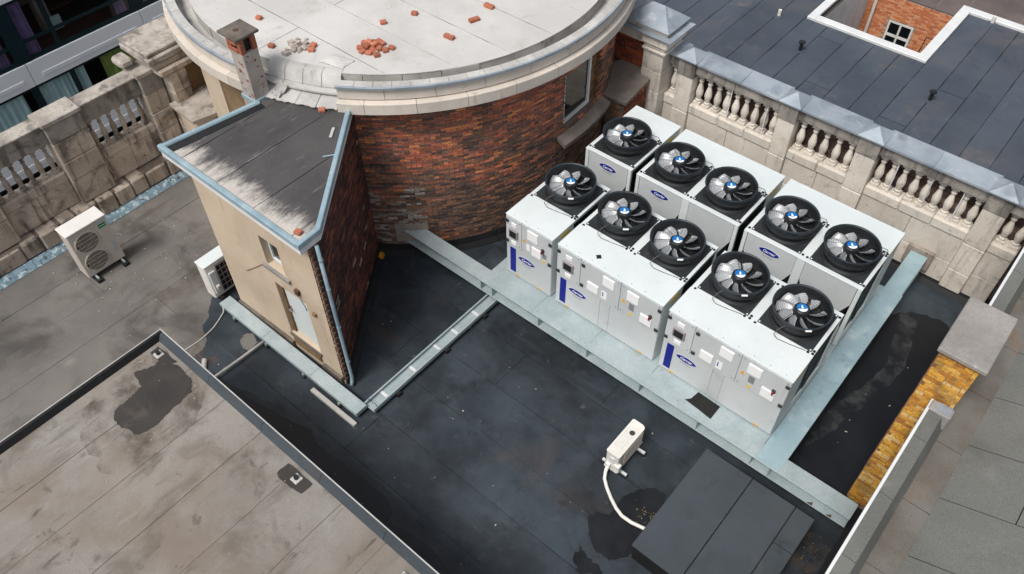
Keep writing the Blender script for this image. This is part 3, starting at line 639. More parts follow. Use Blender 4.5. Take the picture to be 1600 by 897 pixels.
for k in range(-2, 5):
    o_ = k*bay
    curtain(-1.15+o_, .02+o_, -5.2, -3.2, 'curtain_pale'); curtain(.2+o_, .55+o_, -5.2, -3.2, 'curtain_pale')
    curtain(1.15+o_, 2.55+o_, -5.2, -3.2, 'curtain_green' if k == 0 else 'curtain_pale', .22)
    curtain(-.85+o_, -.45+o_, -2.3, -.4, 'curtain_purple', .12); curtain(2.3+o_, 2.7+o_, -2.3, -.4, 'curtain_purple', .12)
    box('desk', 'interior_floor', ob, -30.2, -29.2, .6+o_, 2.0+o_, -1.75, -1.7)
    box('pillar', 'interior', ob, -29.6, -29.2, .25+o_, .62+o_, -2.38, -.6)
    box('radiator', 'white_paint', ob, -28.9, -28.8, .3+o_, .75+o_, -2.2, -1.75, .01)
# ================================================================== ROUND TOWER (drum)
XC, YC, RW = -14.03, 3.0, 4.63
pol = lambda r, t, z: (XC+r*math.cos(t), YC+r*math.sin(t), z)
drum = thing('round_tower', 'round brick tower with stone cornice and pale felt roof strewn with loose bricks', 'tower', (XC, YC, -14))
TW0, TW1, WZ0, WZ1 = R(-3.6), R(13.5), 2.12, 3.42         # window opening
m = MB(); n = 180
def shell(m, r, z0, z1, skip=None):
    for i in range(n):
        a, b = 2*math.pi*i/n-math.pi, 2*math.pi*(i+1)/n-math.pi
        if skip and skip((a+b)/2): continue
        m.add([pol(r, a, z0), pol(r, b, z0), pol(r, b, z1), pol(r, a, z1)], [(0, 1, 2, 3)])
inw = lambda t: TW0 < t < TW1
shell(m, RW, -.02, WZ0); shell(m, RW, WZ0, WZ1, inw); shell(m, RW, WZ1, 4.15)
RI = RW-.13
m.add([pol(RW, TW0, WZ0), pol(RI, TW0, WZ0), pol(RI, TW0, WZ1), pol(RW, TW0, WZ1)], [(0, 1, 2, 3)])
m.add([pol(RW, TW1, WZ0), pol(RI, TW1, WZ0), pol(RI, TW1, WZ1), pol(RW, TW1, WZ1)], [(0, 1, 2, 3)])
m.add([pol(RW, TW0, WZ0), pol(RW, TW1, WZ0), pol(RI, TW1, WZ0), pol(RI, TW0, WZ0)], [(0, 1, 2, 3)])
m.add([pol(RW, TW0, WZ1), pol(RW, TW1, WZ1), pol(RI, TW1, WZ1), pol(RI, TW0, WZ1)], [(0, 1, 2, 3)])
shell(m, RW-.3, -.02, 4.15)
dwall = m.build('wall', 'mortar', drum)
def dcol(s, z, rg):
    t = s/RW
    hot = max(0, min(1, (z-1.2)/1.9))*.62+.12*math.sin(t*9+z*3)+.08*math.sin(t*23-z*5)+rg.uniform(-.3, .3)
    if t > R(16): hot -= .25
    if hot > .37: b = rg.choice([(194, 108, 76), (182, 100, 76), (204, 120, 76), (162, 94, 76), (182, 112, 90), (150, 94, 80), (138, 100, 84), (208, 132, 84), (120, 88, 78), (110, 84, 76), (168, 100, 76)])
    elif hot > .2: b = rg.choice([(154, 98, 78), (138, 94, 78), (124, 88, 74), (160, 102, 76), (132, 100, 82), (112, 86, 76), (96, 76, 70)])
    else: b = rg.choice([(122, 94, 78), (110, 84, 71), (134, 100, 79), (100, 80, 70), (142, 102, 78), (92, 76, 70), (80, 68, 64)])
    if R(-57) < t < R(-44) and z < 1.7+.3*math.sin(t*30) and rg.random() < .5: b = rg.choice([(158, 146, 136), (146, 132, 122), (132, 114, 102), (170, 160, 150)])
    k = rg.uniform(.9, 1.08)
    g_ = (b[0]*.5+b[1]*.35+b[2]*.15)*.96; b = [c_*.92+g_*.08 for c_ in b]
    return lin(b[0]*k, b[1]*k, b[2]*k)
def dkey(v):
    t = math.atan2(v[1]-YC, v[0]-XC)
    return (Vector(v)-CAM).length+(100 if (t > R(-18) and v[2] < 2.2+.03*math.degrees(t)/3) or v[2] < .3 else 0)
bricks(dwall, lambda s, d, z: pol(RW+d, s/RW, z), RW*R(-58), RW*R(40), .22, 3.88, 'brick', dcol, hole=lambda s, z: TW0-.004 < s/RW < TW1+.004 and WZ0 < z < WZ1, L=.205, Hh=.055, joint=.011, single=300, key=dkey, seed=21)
# right reveal bricks of the window
bricks(dwall, lambda s, d, z: (pol(RW-s, TW1-d/RW, z)), 0, .21, WZ0, WZ1, 'brick', lambda s, z, rg: lin(*rg.choice([(120, 92, 62), (104, 80, 56), (136, 98, 64)])), Hh=.072, single=40, back=.005, seed=22, name='reveal_brick')
# brick jamb between frame and opening edge
bricks(dwall, lambda s, d, z: pol(RI+.03+d, s/RW, z), RW*R(9.7), RW*TW1, WZ0, WZ1, 'brick', lambda s, z, rg: lin(*rg.choice([(120, 92, 62), (104, 80, 56), (136, 98, 64)])), Hh=.072, single=40, seed=24, name='jamb_brick')
# window
dw = MB(); rw_ = RI+.01
def chord(t, r=rw_): return pol(r, t, 0)
tA, tB = TW0+R(.4), R(9.6)
arcb_ = (tB, TW1)
def bar(m, ta, tb, z0, z1, dr=.05):
    p = [pol(rw_, ta, z0), pol(rw_, tb, z0), pol(rw_+dr, tb, z0), pol(rw_+dr, ta, z0)]
    m.convex(p+[(a, b, z1) for a, b, _ in p], [(0, 1, 2, 3), (4, 5, 6, 7), (0, 1, 5, 4), (1, 2, 6, 5), (2, 3, 7, 6), (3, 0, 4, 7)])
e = R(1.0)
bar(dw, tA, tA+e, WZ0+.06, WZ1); bar(dw, tB-e, tB, WZ0+.06, WZ1); bar(dw, tA+e, tB-e, WZ1-.08, WZ1); bar(dw, tA+e, tB-e, WZ0+.06, WZ0+.14)
dwo = dw.build('window', 'white_render', drum)
MB().add([pol(rw_+.02, tA, WZ0), pol(rw_+.02, tB, WZ0), pol(rw_+.02, tB, WZ1), pol(rw_+.02, tA, WZ1)], [(0, 1, 2, 3)]).build('pane', 'glass_dark', dwo)
ss = MB(); k = 8
for i in range(k):
    a, b = TW0-R(2.2)+(TW1-TW0+R(4.4))*i/k, TW0-R(2.2)+(TW1-TW0+R(4.4))*(i+1)/k
    p = [pol(RW-.2, a, WZ0+.02), pol(RW-.2, b, WZ0+.02), pol(RW+.24, b, WZ0-.16), pol(RW+.24, a, WZ0-.16)]
    ss.convex(p+[(x_, y_, z_-.09) for x_, y_, z_ in p], [(0, 1, 2, 3), (4, 5, 6, 7), (0, 1, 5, 4), (1, 2, 6, 5), (2, 3, 7, 6), (3, 0, 4, 7)])
ss.build('window_sill', 'sill', dwo)
# patch of old mortar and concrete pad behind the beam end
m = MB()
for i in range(10):
    a, b = R(-56)+R(9)*i/10, R(-56)+R(9)*(i+1)/10
    m.add([pol(RW+.024, a, .30), pol(RW+.024, b, .30), pol(RW+.024, b, .95), pol(RW+.024, a, .95)], [(0, 1, 2, 3)])
# cornice: rendered left part of the drum wall, lower course, upper course, coping stones, metal rim
GAP0, GAP1 = R(-78.5), R(-58.5)                              # felt apron over the stair tower roof here
def arcblock(r0, r1, z0, z1, a, b, seg=5, ch=.012):
    prof = [(r0, z0), (r1-ch, z0), (r1, z0+ch), (r1, z1-ch), (r1-ch, z1), (r0, z1)]
    return MB().lathe(prof, XC, YC, seg, 0, closed=True, a0=a, a1=b)
def ring(nm, mt_, r0, r1, z0, z1, cnt, g=.004, gapskip=True, off=0., seg=5, rj=.0):
    rg = random.Random(cnt)
    for i in range(cnt):
        a = -math.pi+2*math.pi*(i+off)/cnt; b = -math.pi+2*math.pi*(i+1+off)/cnt
        if gapskip:
            if a >= GAP0 and b <= GAP1: continue
            if a < GAP0 < b: b = GAP0
            if a < GAP1 < b: a = GAP1
        j = rg.uniform(-rj, rj)
        arcblock(r0, r1+j, z0, z1, a+g/r1, b-g/r1, seg).build(nm, mt_, drum)
ring('cornice_block', 'cornice', RW-.05, 5.0, 3.88, 4.112, 34, rj=.004)
ring('fascia_block', 'cornice', 4.74, 4.885, 4.128, 4.375, 34, off=.4, rj=.004)
ring('coping_stone', 'coping', 4.73, 4.915, 4.378, 4.41, 92, g=.004, seg=2)
MB().lathe([(4.915, 4.362), (4.932, 4.36), (4.936, 4.408), (4.93, 4.416), (4.895, 4.414), (4.90, 4.385)], XC, YC, 150, 0, closed=True, a0=GAP1, a1=GAP0+2*math.pi).build('rim_trim', 'lead', drum, smooth=False)
MB().lathe([(4.30, 4.09), (4.75, 4.09), (4.75, 4.125), (4.30, 4.125)], XC, YC, 120, 0, closed=True).build('gutter', 'drum_felt_dirty', drum)
ring('felt_upstand', 'drum_felt_dirty', 4.34, 4.47, 4.12, 4.372, 40, g=.006, gapskip=False, seg=4, rj=.012)
deck = MB().lathe([(0, 4.0), (4.40, 4.0), (4.40, 4.36), (0, 4.36)], XC, YC, 96).build('roof_deck', 'bitumen', drum)
circ = [(XC+4.48*math.cos(2*math.pi*i/96), YC+4.48*math.sin(2*math.pi*i/96)) for i in range(96)]
strips(deck, [circ], 'x', .955, 4.376, 'drum_felt', off=.60, cut=6.5, gap=.012, th=.01)
# rendered arc with openings on the left of the drum
for i in range(22):
    a = R(-190)+R(108)*i/22; b = R(-190)+R(108)*(i+1)/22
    t = math.degrees((a+b)/2)
    if -98 < t < -88.5: 
        arcblock(RW-.02, RW+.05, 3.5, 3.88, a, b, 3).build('render_panel', 'render', drum)
        arcblock(RW-.02, RW+.05, -.0, 1.6, a, b, 3).build('render_panel', 'render', drum)
        arcblock(RW-.05, RW+.01, 1.6, 3.5, a, b, 3).build('boarded_panel', 'old_render', drum)
    else: arcblock(RW-.02, RW+.05, 0, 3.88, a, b, 3).build('render_panel', 'render' if t > -118 else 'old_render', drum)
# felt apron draped from the drum roof onto the stair tower roof
ap = MB(); na_ = 10
rg = random.Random(5)
cuts = [GAP0+.03+(GAP1-GAP0-.03)*i/4 for i in range(5)]
for c in range(4):
    m = MB(); vs = []; k = 6
    for i in range(k+1):
        t = cuts[c]+(cuts[c+1]-cuts[c])*i/k-(0 if i < k else .002)
        w1 = rg.uniform(-.02, .02)
        for r, z in ((4.36, 4.386), (4.46+w1*.2, 4.382), (4.54, 4.34+w1*.2), (4.64, 4.12), (4.72+w1*.5, 4.03), (5.0+w1, 3.975)): vs.append(pol(r, t, z))
    fs = [(i*6+j, (i+1)*6+j, (i+1)*6+j+1, i*6+j+1) for i in range(k) for j in range(5)]
    m.add(vs, fs); q = len(m.v)
    m.add([(a, b, z-.012) for a, b, z in vs], [f[::-1] for f in fs])
    m.build('felt_apron', 'apron_felt', drum, smooth=True)

# ================================================================== STAIR TOWER
tw = thing('stair_tower', 'cream rendered stair tower with blue edged felt roof and dark brick side', 'tower', (-11.3, -2.6, 0))
A, B, Dd, E_ = (-12.50, -3.72), (-9.46, -3.66), (-11.50, -.88), (-12.42, -1.2)
dxo, dyo, dxo1 = -10.80, .50, -10.08      # door opening
ZT = 3.84
m = MB()
# front wall with openings for door and window (y plane through A-B)
yf = lambda x: A[1]+(B[1]-A[1])*(x-A[0])/(B[0]-A[0])
xs = [A[0], -10.90, -10.86, -10.42, -10.03, B[0]]
zs = [0, .48, 1.92, 2.36, 3.08, ZT]
def hole_(xa, xb, za, zb):
    xm, zm = (xa+xb)/2, (za+zb)/2
    return (-10.86 < xm < -10.03 and .48 < zm < 1.92) or (-10.90 < xm < -10.42 and 2.36 < zm < 3.08)
for i in range(len(xs)-1):
    for j in range(len(zs)-1):
        if hole_(xs[i], xs[i+1], zs[j], zs[j+1]): continue
        m.add([(xs[i], yf(xs[i]), zs[j]), (xs[i+1], yf(xs[i+1]), zs[j]), (xs[i+1], yf(xs[i+1]), zs[j+1]), (xs[i], yf(xs[i]), zs[j+1])], [(0, 1, 2, 3)])
def reveal(xa, xb, za, zb, dep):
    y0 = yf(xa)
    for p, q in (((xa, za), (xa, zb)), ((xb, za), (xb, zb)), ((xa, za), (xb, za)), ((xa, zb), (xb, zb))):
        m.add([(p[0], yf(p[0]), p[1]), (q[0], yf(q[0]), q[1]), (q[0], y0+dep, q[1]), (p[0], y0+dep, p[1])], [(0, 1, 2, 3)])
reveal(-10.86, -10.03, .48, 1.92, .12); reveal(-10.90, -10.42, 2.36, 3.08, .2)
for p, q in ((Dd, E_), (E_, A)): m.add([(p[0], p[1], 0), (q[0], q[1], 0), (q[0], q[1], ZT), (p[0], p[1], ZT)], [(0, 1, 2, 3)])
m.build('wall', 'render', tw)
bw = MB().add([(B[0]-.02, B[1]+.01, 0), (Dd[0]-.01, Dd[1]-.02, 0), (Dd[0]-.01, Dd[1]-.02, ZT), (B[0]-.02, B[1]+.01, ZT)], [(0, 1, 2, 3)]).build('side_wall', 'mortar', tw)
bd = Vector((Dd[0]-B[0], Dd[1]-B[1], 0)); bl = bd.length; bd.normalize(); bn = Vector((-bd.y, bd.x, 0))
if bn.x < 0: bn = -bn
def scol(s, z, rg):  # tower side bricks: dark browns with a rare pale one
    if rg.random() < .008: return lin(176, 160, 140)
    b = rg.choice([(104, 58, 46), (82, 50, 42), (116, 66, 52), (70, 48, 42), (92, 56, 48), (132, 78, 60), (62, 44, 40)])
    return lin(*b)
bricks(bw, lambda s, d, z: tuple(Vector((B[0], B[1], 0))+bd*s+bn*d+Vector((0, 0, z))), 0, bl, .12, ZT-.06, 'brick_dark', scol, Hh=.074, single=300, seed=31)
# toothed brick corner seen at the end of the render
tm = MB(); 
for i in range(48):
    z = .1+i*.0755
    if i % 2: tm.box(B[0]-.005, B[0]+.055, B[1]-.005, B[1]+.05, z, z+.064, .004)
    else: tm.box(B[0]-.005, B[0]+.035, B[1]+.0, B[1]+.05, z, z+.064, .004)
tm.build('corner_toothing', 'rust', tw)
# plinth
for xa, xb in ((-12.5, -11.75), (-11.74, -10.86), (-10.02, -9.5)):
    MB().prism([(xa, yf(xa)-.06), (xb, yf(xb)-.06), (xb, yf(xb)+.02), (xa, yf(xa)+.02)], 0, .2).build('plinth_stone', 'concrete_dark', tw)
MB().prism([(-10.88, yf(-10.84)-.03), (-10.01, yf(-10.03)-.03), (-10.01, yf(-10.03)+.17), (-10.88, yf(-10.84)+.17)], .40, .478).build('threshold', 'concrete_dark', tw)
MB().prism([(-10.80, -3.715), (-10.06, -3.70), (-10.06, -3.62), (-10.80, -3.62)], .21, .395).build('worn_step', 'timber', tw)
# door
d_ = MB().box(-10.78, -10.035, -3.60, -3.565, .485, 1.915, .006).build('door', 'white_paint', tw)
MB().box(-10.855, -10.785, -3.64, -3.55, .485, 1.915).build('door_frame', 'timber', d_)
hd = MB().box(-10.75, -10.715, -3.612, -3.601, 1.12, 1.27).cyl((-10.732, -3.612, 1.2), (-10.732, -3.66, 1.2), .01, 8).cyl((-10.732, -3.655, 1.2), (-10.64, -3.655, 1.2), .01, 8).build('handle', 'display_frame', d_)
# window
yw0 = -3.54
wf = MB()
for a, b, c, e2 in ((-10.895, -10.845, 2.40, 3.07), (-10.475, -10.425, 2.40, 3.07), (-10.845, -10.475, 3.02, 3.07), (-10.845, -10.475, 2.40, 2.46)): wf.box(a, b, yw0-.03, yw0+.02, c, e2)
tw_w = wf.build('window', 'white_paint', tw)
box('pane', 'glass_dark', tw_w, -10.845, -10.475, yw0, yw0+.006, 2.46, 3.02)
MB().prism([(-11.0, yf(-11)-.05), (-10.30, yf(-10.2)-.05), (-10.30, yf(-10.2)+.18), (-11.0, yf(-11)+.18)], 2.27, 2.355).build('window_sill', 'concrete', tw_w)
box('junction_box', 'rust', tw, -10.20, -10.10, -3.735, -3.675, 2.12, 2.24, .006)
MB().tube([(-10.15, -3.70, 2.12), (-10.08, -3.71, 2.0), (-10.03, -3.70, 1.85), (-10.04, -3.69, 1.75)], .008, 6).build('loose_wire', 'cable', tw)
box('junction_box', 'timber', tw, -9.86, -9.78, -3.715, -3.665, 1.78, 1.86, .006)
MB().tube([(-11.75, yf(-11.75)-.012, 1.6), (-11.5, yf(-11.5)-.012, 1.83), (-11.3, yf(-11.3)-.012, 2.02), (-11.05, yf(-11.05)-.012, 2.26)], .007, 5).build('surface_wire', 'timber', tw)
# roof
rp = [(-13.00, -3.85), (-9.40, -3.845), (-9.43, -3.42), (-11.44, -.90), (-12.0, -1.0), (-12.62, -1.35), (-12.75, -1.95)]
MB().prism(rp, 3.74, 3.90).build('roof_slab', 'white_render', tw)
cutp = [(-12.93, -3.78), (-9.47, -3.78), (-9.50, -3.42), (-11.46, -.92), (-12.0, -1.02), (-12.66, -1.38), (-12.72, -1.95)]
rs = MB().prism(cutp, 3.90, 3.918).build('felt_bed', 'bitumen', tw)
strips(rs, [cutp], 'y', .94, 3.926, 'tower_felt', off=-11.54, gap=.014, th=.007)
MB().prism([(-12.91, -3.76), (-12.72, -3.76), (-12.50, -2.0), (-12.66, -1.98)], 3.928, 3.936).build('eave_strip', 'bitumen', tw)
ed = [((-12.74, -1.98), (-13.02, -3.87)), ((-13.02, -3.87), (-9.38, -3.865)), ((-9.38, -3.865), (-9.41, -3.40)), ((-9.41, -3.40), (-11.46, -.84))]
for ei, (p, q) in enumerate(ed):
    d = Vector((q[0]-p[0], q[1]-p[1], 0)); L_ = d.length; d.normalize(); nn = Vector((-d.y, d.x, 0))   # left of travel = inside
    c0 = Vector((p[0], p[1], 0)); prof = [(0, 3.865), (0, 3.96), (.012, 3.972), (.075, 3.972), (.085, 3.96), (.10, 3.92), (.012, 3.92), (.012, 3.865)]
    k = len(prof); vs = []
    for t, adj in ((0, 1), (L_, -1)):
        for a, z in prof: vs.append(tuple(c0+d*(t-adj*.0)+nn*a+Vector((0, 0, z+.0015*ei))))
    fs = [(i, (i+1) % k, k+(i+1) % k, k+i) for i in range(k)]+[tuple(range(k)), tuple(range(k, 2*k))[::-1]]
    MB().add(vs, fs).build('edge_trim', 'blue_metal', tw)
# downpipe on the brick side
dp = MB().tube([(-9.37, -3.565, 3.74), (-9.365, -3.567, 2.5), (-9.362, -3.57, .25), (-9.35, -3.60, .12), (-9.33, -3.64, .07)], .034, 12).build('downpipe', 'blue_metal', tw, smooth=True)
for z in (.7, 1.7, 2.7, 3.4): MB().lathe([(.034, 0), (.041, .01), (.041, .045), (.034, .055)], -9.36, -3.565, 12, z).build('pipe_collar', 'blue_metal', dp)
# felt upstand at the foot of the brick side wall
for i in range(4):
    a, b = B[0]+bd.x*bl*i/4, B[0]+bd.x*bl*(i+1)/4
    p0 = Vector((B[0], B[1], 0))+bd*(bl*i/4+.004); p1 = Vector((B[0], B[1], 0))+bd*(bl*(i+1)/4-.004)
    m = MB(); pr = [(.0, .0), (.16, .002), (.05, .10), (.02, .2), (.0, .2)]
    vs = [tuple(p+bn*a_+Vector((0, 0, z_))) for p in (p0, p1) for a_, z_ in pr]
    m.add(vs, [(i_, (i_+1) % 5, 5+(i_+1) % 5, 5+i_) for i_ in range(5)]+[(0, 1, 2, 3, 4), (9, 8, 7, 6, 5)]).build('felt_skirt', 'bitumen', tw)
# felt upstand round the drum base
for i in range(9):
    a, b = R(-58+i*11), R(-58+(i+1)*11)
    MB().lathe([(RW-.01, 0), (RW+.14, .003), (RW+.06, .12), (RW+.03, .26), (RW-.01, .26)], XC, YC, 5, 0, closed=True, a0=a+.001, a1=b-.001).build('felt_skirt', 'bitumen', drum)

# rendered chimney on the stair tower corner
tc = thing('rendered_chimney', 'peeling grey rendered chimney with square slab on the stair tower roof', 'chimney', (-12.9, -1.86, 3.9))
q0, q1, r0_, r1_ = -13.07, -12.72, -2.03, -1.70
m = MB()
for a, b, c, d in ((q0, q0+.09, r0_, r0_+.09), (q1-.09, q1, r0_, r0_+.09), (q0, q0+.09, r1_-.09, r1_), (q1-.09, q1, r1_-.09, r1_)): m.box(a, b, c, d, 4.9, 5.2)
m.box(q0, q0+.03, r0_+.09, r1_-.09, 4.9, 5.2)
m.build('top_pillar', 'brick_loose', tc)
MB().box(q0, q1, r0_, r1_, 3.5, 4.9, .01).build('shaft', 'chimney_render', tc)
for i in range(4):
    z = 4.905+i*.073
    MB().box(q0-.012, q0+.02 if i % 2 else q1-.1, r0_-.012, r0_+.02, z, z+.062).build('brick', 'brick_loose', tc)
    MB().box(q0-.014, q0+.015, r0_+.025, r1_-.02, z, z+.062).build('brick', 'brick_loose', tc)
box('flue_lining', 'dark_void', tc, q0+.06, q1-.06, r0_+.06, r1_-.06, 4.9, 5.19)
cs = MB().box(-13.17, -12.66, -2.12, -1.63, 5.2, 5.25, .008).build('cap_slab', 'concrete_dark', tc)
MB().lathe([(0, .012), (.045, .01), (.05, 0)], -12.93, -1.9, 12, 5.25).build('flue_cover', 'rust', cs)
MB().box(q0-.03, q1+.03, r0_-.03, r1_+.03, 3.90, 3.985, .006).build('base_flashing', 'blue_metal', tc)
for i in range(5):
    pass
# torn membrane beside the chimney
rg = random.Random(9); m = MB(); k = 6; vs = []
for i in range(k):
    for j in range(k): vs.append((-12.66+.22*i/(k-1)+rg.uniform(-.015, .015), -1.72+.24*j/(k-1)+rg.uniform(-.015, .015), 4.0+.05*math.sin(i*1.4)*math.cos(j*1.1)+.14*j/(k-1)+rg.uniform(-.012, .012)))
m.add(vs, [(i*k+j, (i+1)*k+j, (i+1)*k+j+1, i*k+j+1) for i in range(k-1) for j in range(k-1)])
o = m.build('torn_membrane', 'apron_felt'); tag(o, 'crumpled torn pale roofing membrane beside the rendered chimney', 'membrane')

# ================================================================== BALUSTRADES
def baluster_mesh(h, mt_, r=.082):
    m = MB()
    k = r/.082; b_ = .085*k
    m.box(-b_, b_, -b_, b_, 0, .07, .008)
    pr = [(.05, .07), (.072, .085), (.072, .115), (.05, .13), (.058, .16), (.082, .27), (.082, .33), (.062, .43), (.040, .52), (.037, .56), (.058, .575), (.058, .6), (.043, .615), (.052, .66), (.066, .69)]
    pr = [(a*k, b) for a, b in pr]
    pr = [(a, b*h/.78) for a, b in pr]
    m.lathe(pr, 0, 0, 12); m.box(-b_*.94, b_*.94, -b_*.94, b_*.94, .69*h/.78, h, .006)
    return m.mesh('baluster', mt_)
def chunks(a, b, L, rg):
    k = max(1, round((b-a)/L)); c = [a+(b-a)*i/k for i in range(k+1)]
    for i in range(1, k): c[i] += rg.uniform(-.08, .08)
    return list(zip(c, c[1:]))
# ---- right balustrade: wall face y = 5.8, facing -y
rg = random.Random(41)
rb = thing('stone_balustrade', 'pale limestone balustrade with lead coping behind the white chillers', 'balustrade', (-5, 5.9, 0), 'stone balustrades of the main roof')
def rbx(nm, mt_, s0, s1, d0, d1, z0, z1, ch=.01): return MB().box(s0, s1, 5.8-d1, 5.8-d0, z0, z1, ch).build(nm, mt_, rb)
posts = [(-8.585, -8.20), (-6.155, -5.775), (-4.46, -4.04), (-1.955, -1.54)]
bays = [(-8.87, -8.585), (-8.20, -6.155), (-5.775, -4.46), (-4.04, -1.955), (-1.54, -1.06)]
bm = baluster_mesh(.78, 'stone', .083)
counts = [1, 9, 5, 9, 2]
for (a, b), c in zip(bays, counts):
    for z0, z1, L in ((.14, .70, 1.0), (.70, 1.372, .85)):
        for p, q in chunks(a, b, L, rg): rbx('stone_block', 'stone', p+.003, q-.003, -.3, rg.uniform(-.006, .004), z0+.003, z1-.003, .012)
    for p, q in chunks(a, b, .75, rg): rbx('plinth_stone', 'stone', p+.002, q-.002, -.3, .03, 1.375, 1.597, .02)
    for i in range(c):
        s = a+(b-a)*(i+.5)/c
        place('baluster', bm, (s+rg.uniform(-.008, .008), 5.8+.14, 1.6), rb, rot=(0, 0, rg.uniform(-.1, .1)))
    for p, q in chunks(a, b, 1.05, rg): rbx('rail_stone', 'stone_soot', p+.002, q-.002, -.30, .02, 2.383, 2.655, .012)
    for p, q in chunks(a, b, 1.0, rg):
        MB().extr([(p+.002, 5.8-.10, 2.655), (p+.002, 5.8-.10, 2.70), (p+.002, 5.8+.42, 2.735), (p+.002, 5.8+.45, 2.655)], (q-p-.004, 0, 0)).build('coping_sheet', 'lead', rb)
        MB().box(q-.012, q+.012, 5.8-.103, 5.8+.42, 2.70, 2.742, .006).build('coping_roll', 'lead', rb)
for a, b in posts:
    for z0, z1, dd in ((.14, .66, .085), (.66, 1.372, .085), (1.375, 2.28, .08), (2.284, 2.70, .10)):
        rbx('post_block', 'stone' if z0 < 2.2 else 'stone_soot', a+(.0 if z0 < 2.2 else -.008), b+(0 if z0 < 2.2 else .008), -.32, dd, z0+.003, z1-.003, .014)
    c = ((a+b)/2, 5.8+.11); hx, hy = (b-a)/2+.055, .27
    v = [(c[0]-hx, c[1]-hy, 2.70), (c[0]+hx, c[1]-hy, 2.70), (c[0]+hx, c[1]+hy, 2.70), (c[0]-hx, c[1]+hy, 2.70)]
    v2 = [(x_, y_, 2.73) for x_, y_, _ in v]+[(c[0], c[1], 2.90)]
    MB().add(v+v2, [(3, 2, 1, 0), (0, 1, 5, 4), (1, 2, 6, 5), (2, 3, 7, 6), (3, 0, 4, 7), (4, 5, 8), (5, 6, 8), (6, 7, 8), (7, 4, 8)]).build('post_cap', 'lead', rb)
bk = box('backing_wall', 'mortar', rb, -8.9, -1.0, 6.16, 6.26, -.01, 2.65)
bricks(bk, lambda s, d, z: (s, 6.16-d, z), -8.85, -1.06, 1.45, 2.62, 'brick_dark', lambda s, z, rg: lin(*rg.choice([(112, 92, 86), (100, 80, 76), (124, 100, 92), (90, 74, 72)])), single=300, key=lambda v: -v[2], proud=(.004, .012), seed=44)
for p, q in chunks(-8.8, -1.08, 1.2, rg):
    MB().extr([(p+.003, 5.8, .0), (p+.003, 5.8-.12, .003), (p+.003, 5.8-.03, .1), (p+.003, 5.8-.015, .15), (p+.003, 5.8, .15)], (q-p-.006, 0, 0)).build('felt_skirt', 'bitumen', rb)
for s in (-7.3, -6.45, -3.62, -2.95, -2.35): MB().cyl((s, 5.84, 1.62), (s, 5.84, 2.38), .013, 8).build('steel_stay', 'white_metal', rb)

# ---- left balustrade: wall face x = -17, facing +x
rg = random.Random(43)
lb = thing('stone_balustrade', 'dirty brown stone balustrade with stone coping behind the beige twin fan unit', 'balustrade', (-17.2, -4, 0), 'stone balustrades of the main roof')
def lbx(nm, mt_, s0, s1, d0, d1, z0, z1, ch=.01): return MB().box(-17+d0, -17+d1, s0, s1, z0, z1, ch).build(nm, mt_, lb)
bml = baluster_mesh(.75, 'stone_dirty', .064)
lposts = [(-8.9, -8.1), (-6.58, -5.80), (-4.37, -3.58), (-2.22, -1.72)]
lbays = [(-8.1, -6.58), (-5.80, -4.37), (-3.58, -2.22)]
for (a, b), c in zip(lbays, (6, 6, 6)):
    for p, q in chunks(a, b, .72, rg): lbx('stone_block', 'stone_dirty', p+.003, q-.003, -.36, -.09+rg.uniform(-.008, .006), .585, 1.22, .012)
    for p, q in chunks(a, b, .9, rg): lbx('plinth_stone', 'stone_dirty', p+.002, q-.002, -.36, -.05, 1.225, 1.447, .02)
    for i in range(c):
        s = a+(b-a)*(i+.5)/c; place('baluster', bml, (-17-.20, s, 1.45), lb, rot=(0, 0, rg.uniform(-.1, .1)))
    for p, q in chunks(a, b, 1.3, rg):
        lbx('rail_stone', 'stone_soot', p+.002, q-.002, -.36, -.05, 2.203, 2.62, .012)
        lbx('coping_stone', 'stone_grey', p+.002, q-.002, -.42, -.01, 2.623, 2.67, .010)
for a, b in lposts:
    for z0, z1, dd in ((.585, 1.22, .06), (1.225, 1.70, .06), (1.703, 2.20, .055), (2.205, 2.62, .07)):
        lbx('post_block', 'stone_soot' if z0 > 2.1 else 'stone_dirty', a+rg.uniform(0, .004), b-rg.uniform(0, .004), -.34, dd+rg.uniform(-.004, .004), z0+.003, z1-.003, .016)
    lbx('post_cap', 'stone_grey', a-.03, b+.03, -.46, .09, 2.622, 2.72, .014)
s = -9.0
while s < -1.7:
    L_ = rg.uniform(.34, .62); q = min(s+L_, -1.7)
    lbx('foot_stone', 'stone_dirty', s+rg.uniform(.004, .03), q-rg.uniform(.004, .03), -.2, .20+rg.uniform(-.03, .02), .13+rg.uniform(0, .04), .575-rg.uniform(0, .02), .03)
    s = q
lbx('footing', 'mortar', -9, -1.7, -.3, .15, .0, .56, 0)
s = -9.0
while s < -1.8:
    q = min(s+rg.uniform(.7, 1.3), -1.8)
    MB().extr([(-16.84, s+.004, .13), (-16.82, s+.004, .15), (-16.74, s+.004, .10), (-16.66, s+.004, .012), (-16.68, s+.004, .002)], (0, q-s-.008, 0)).build('base_flashing', 'flaking_blue', lb)
    s = q

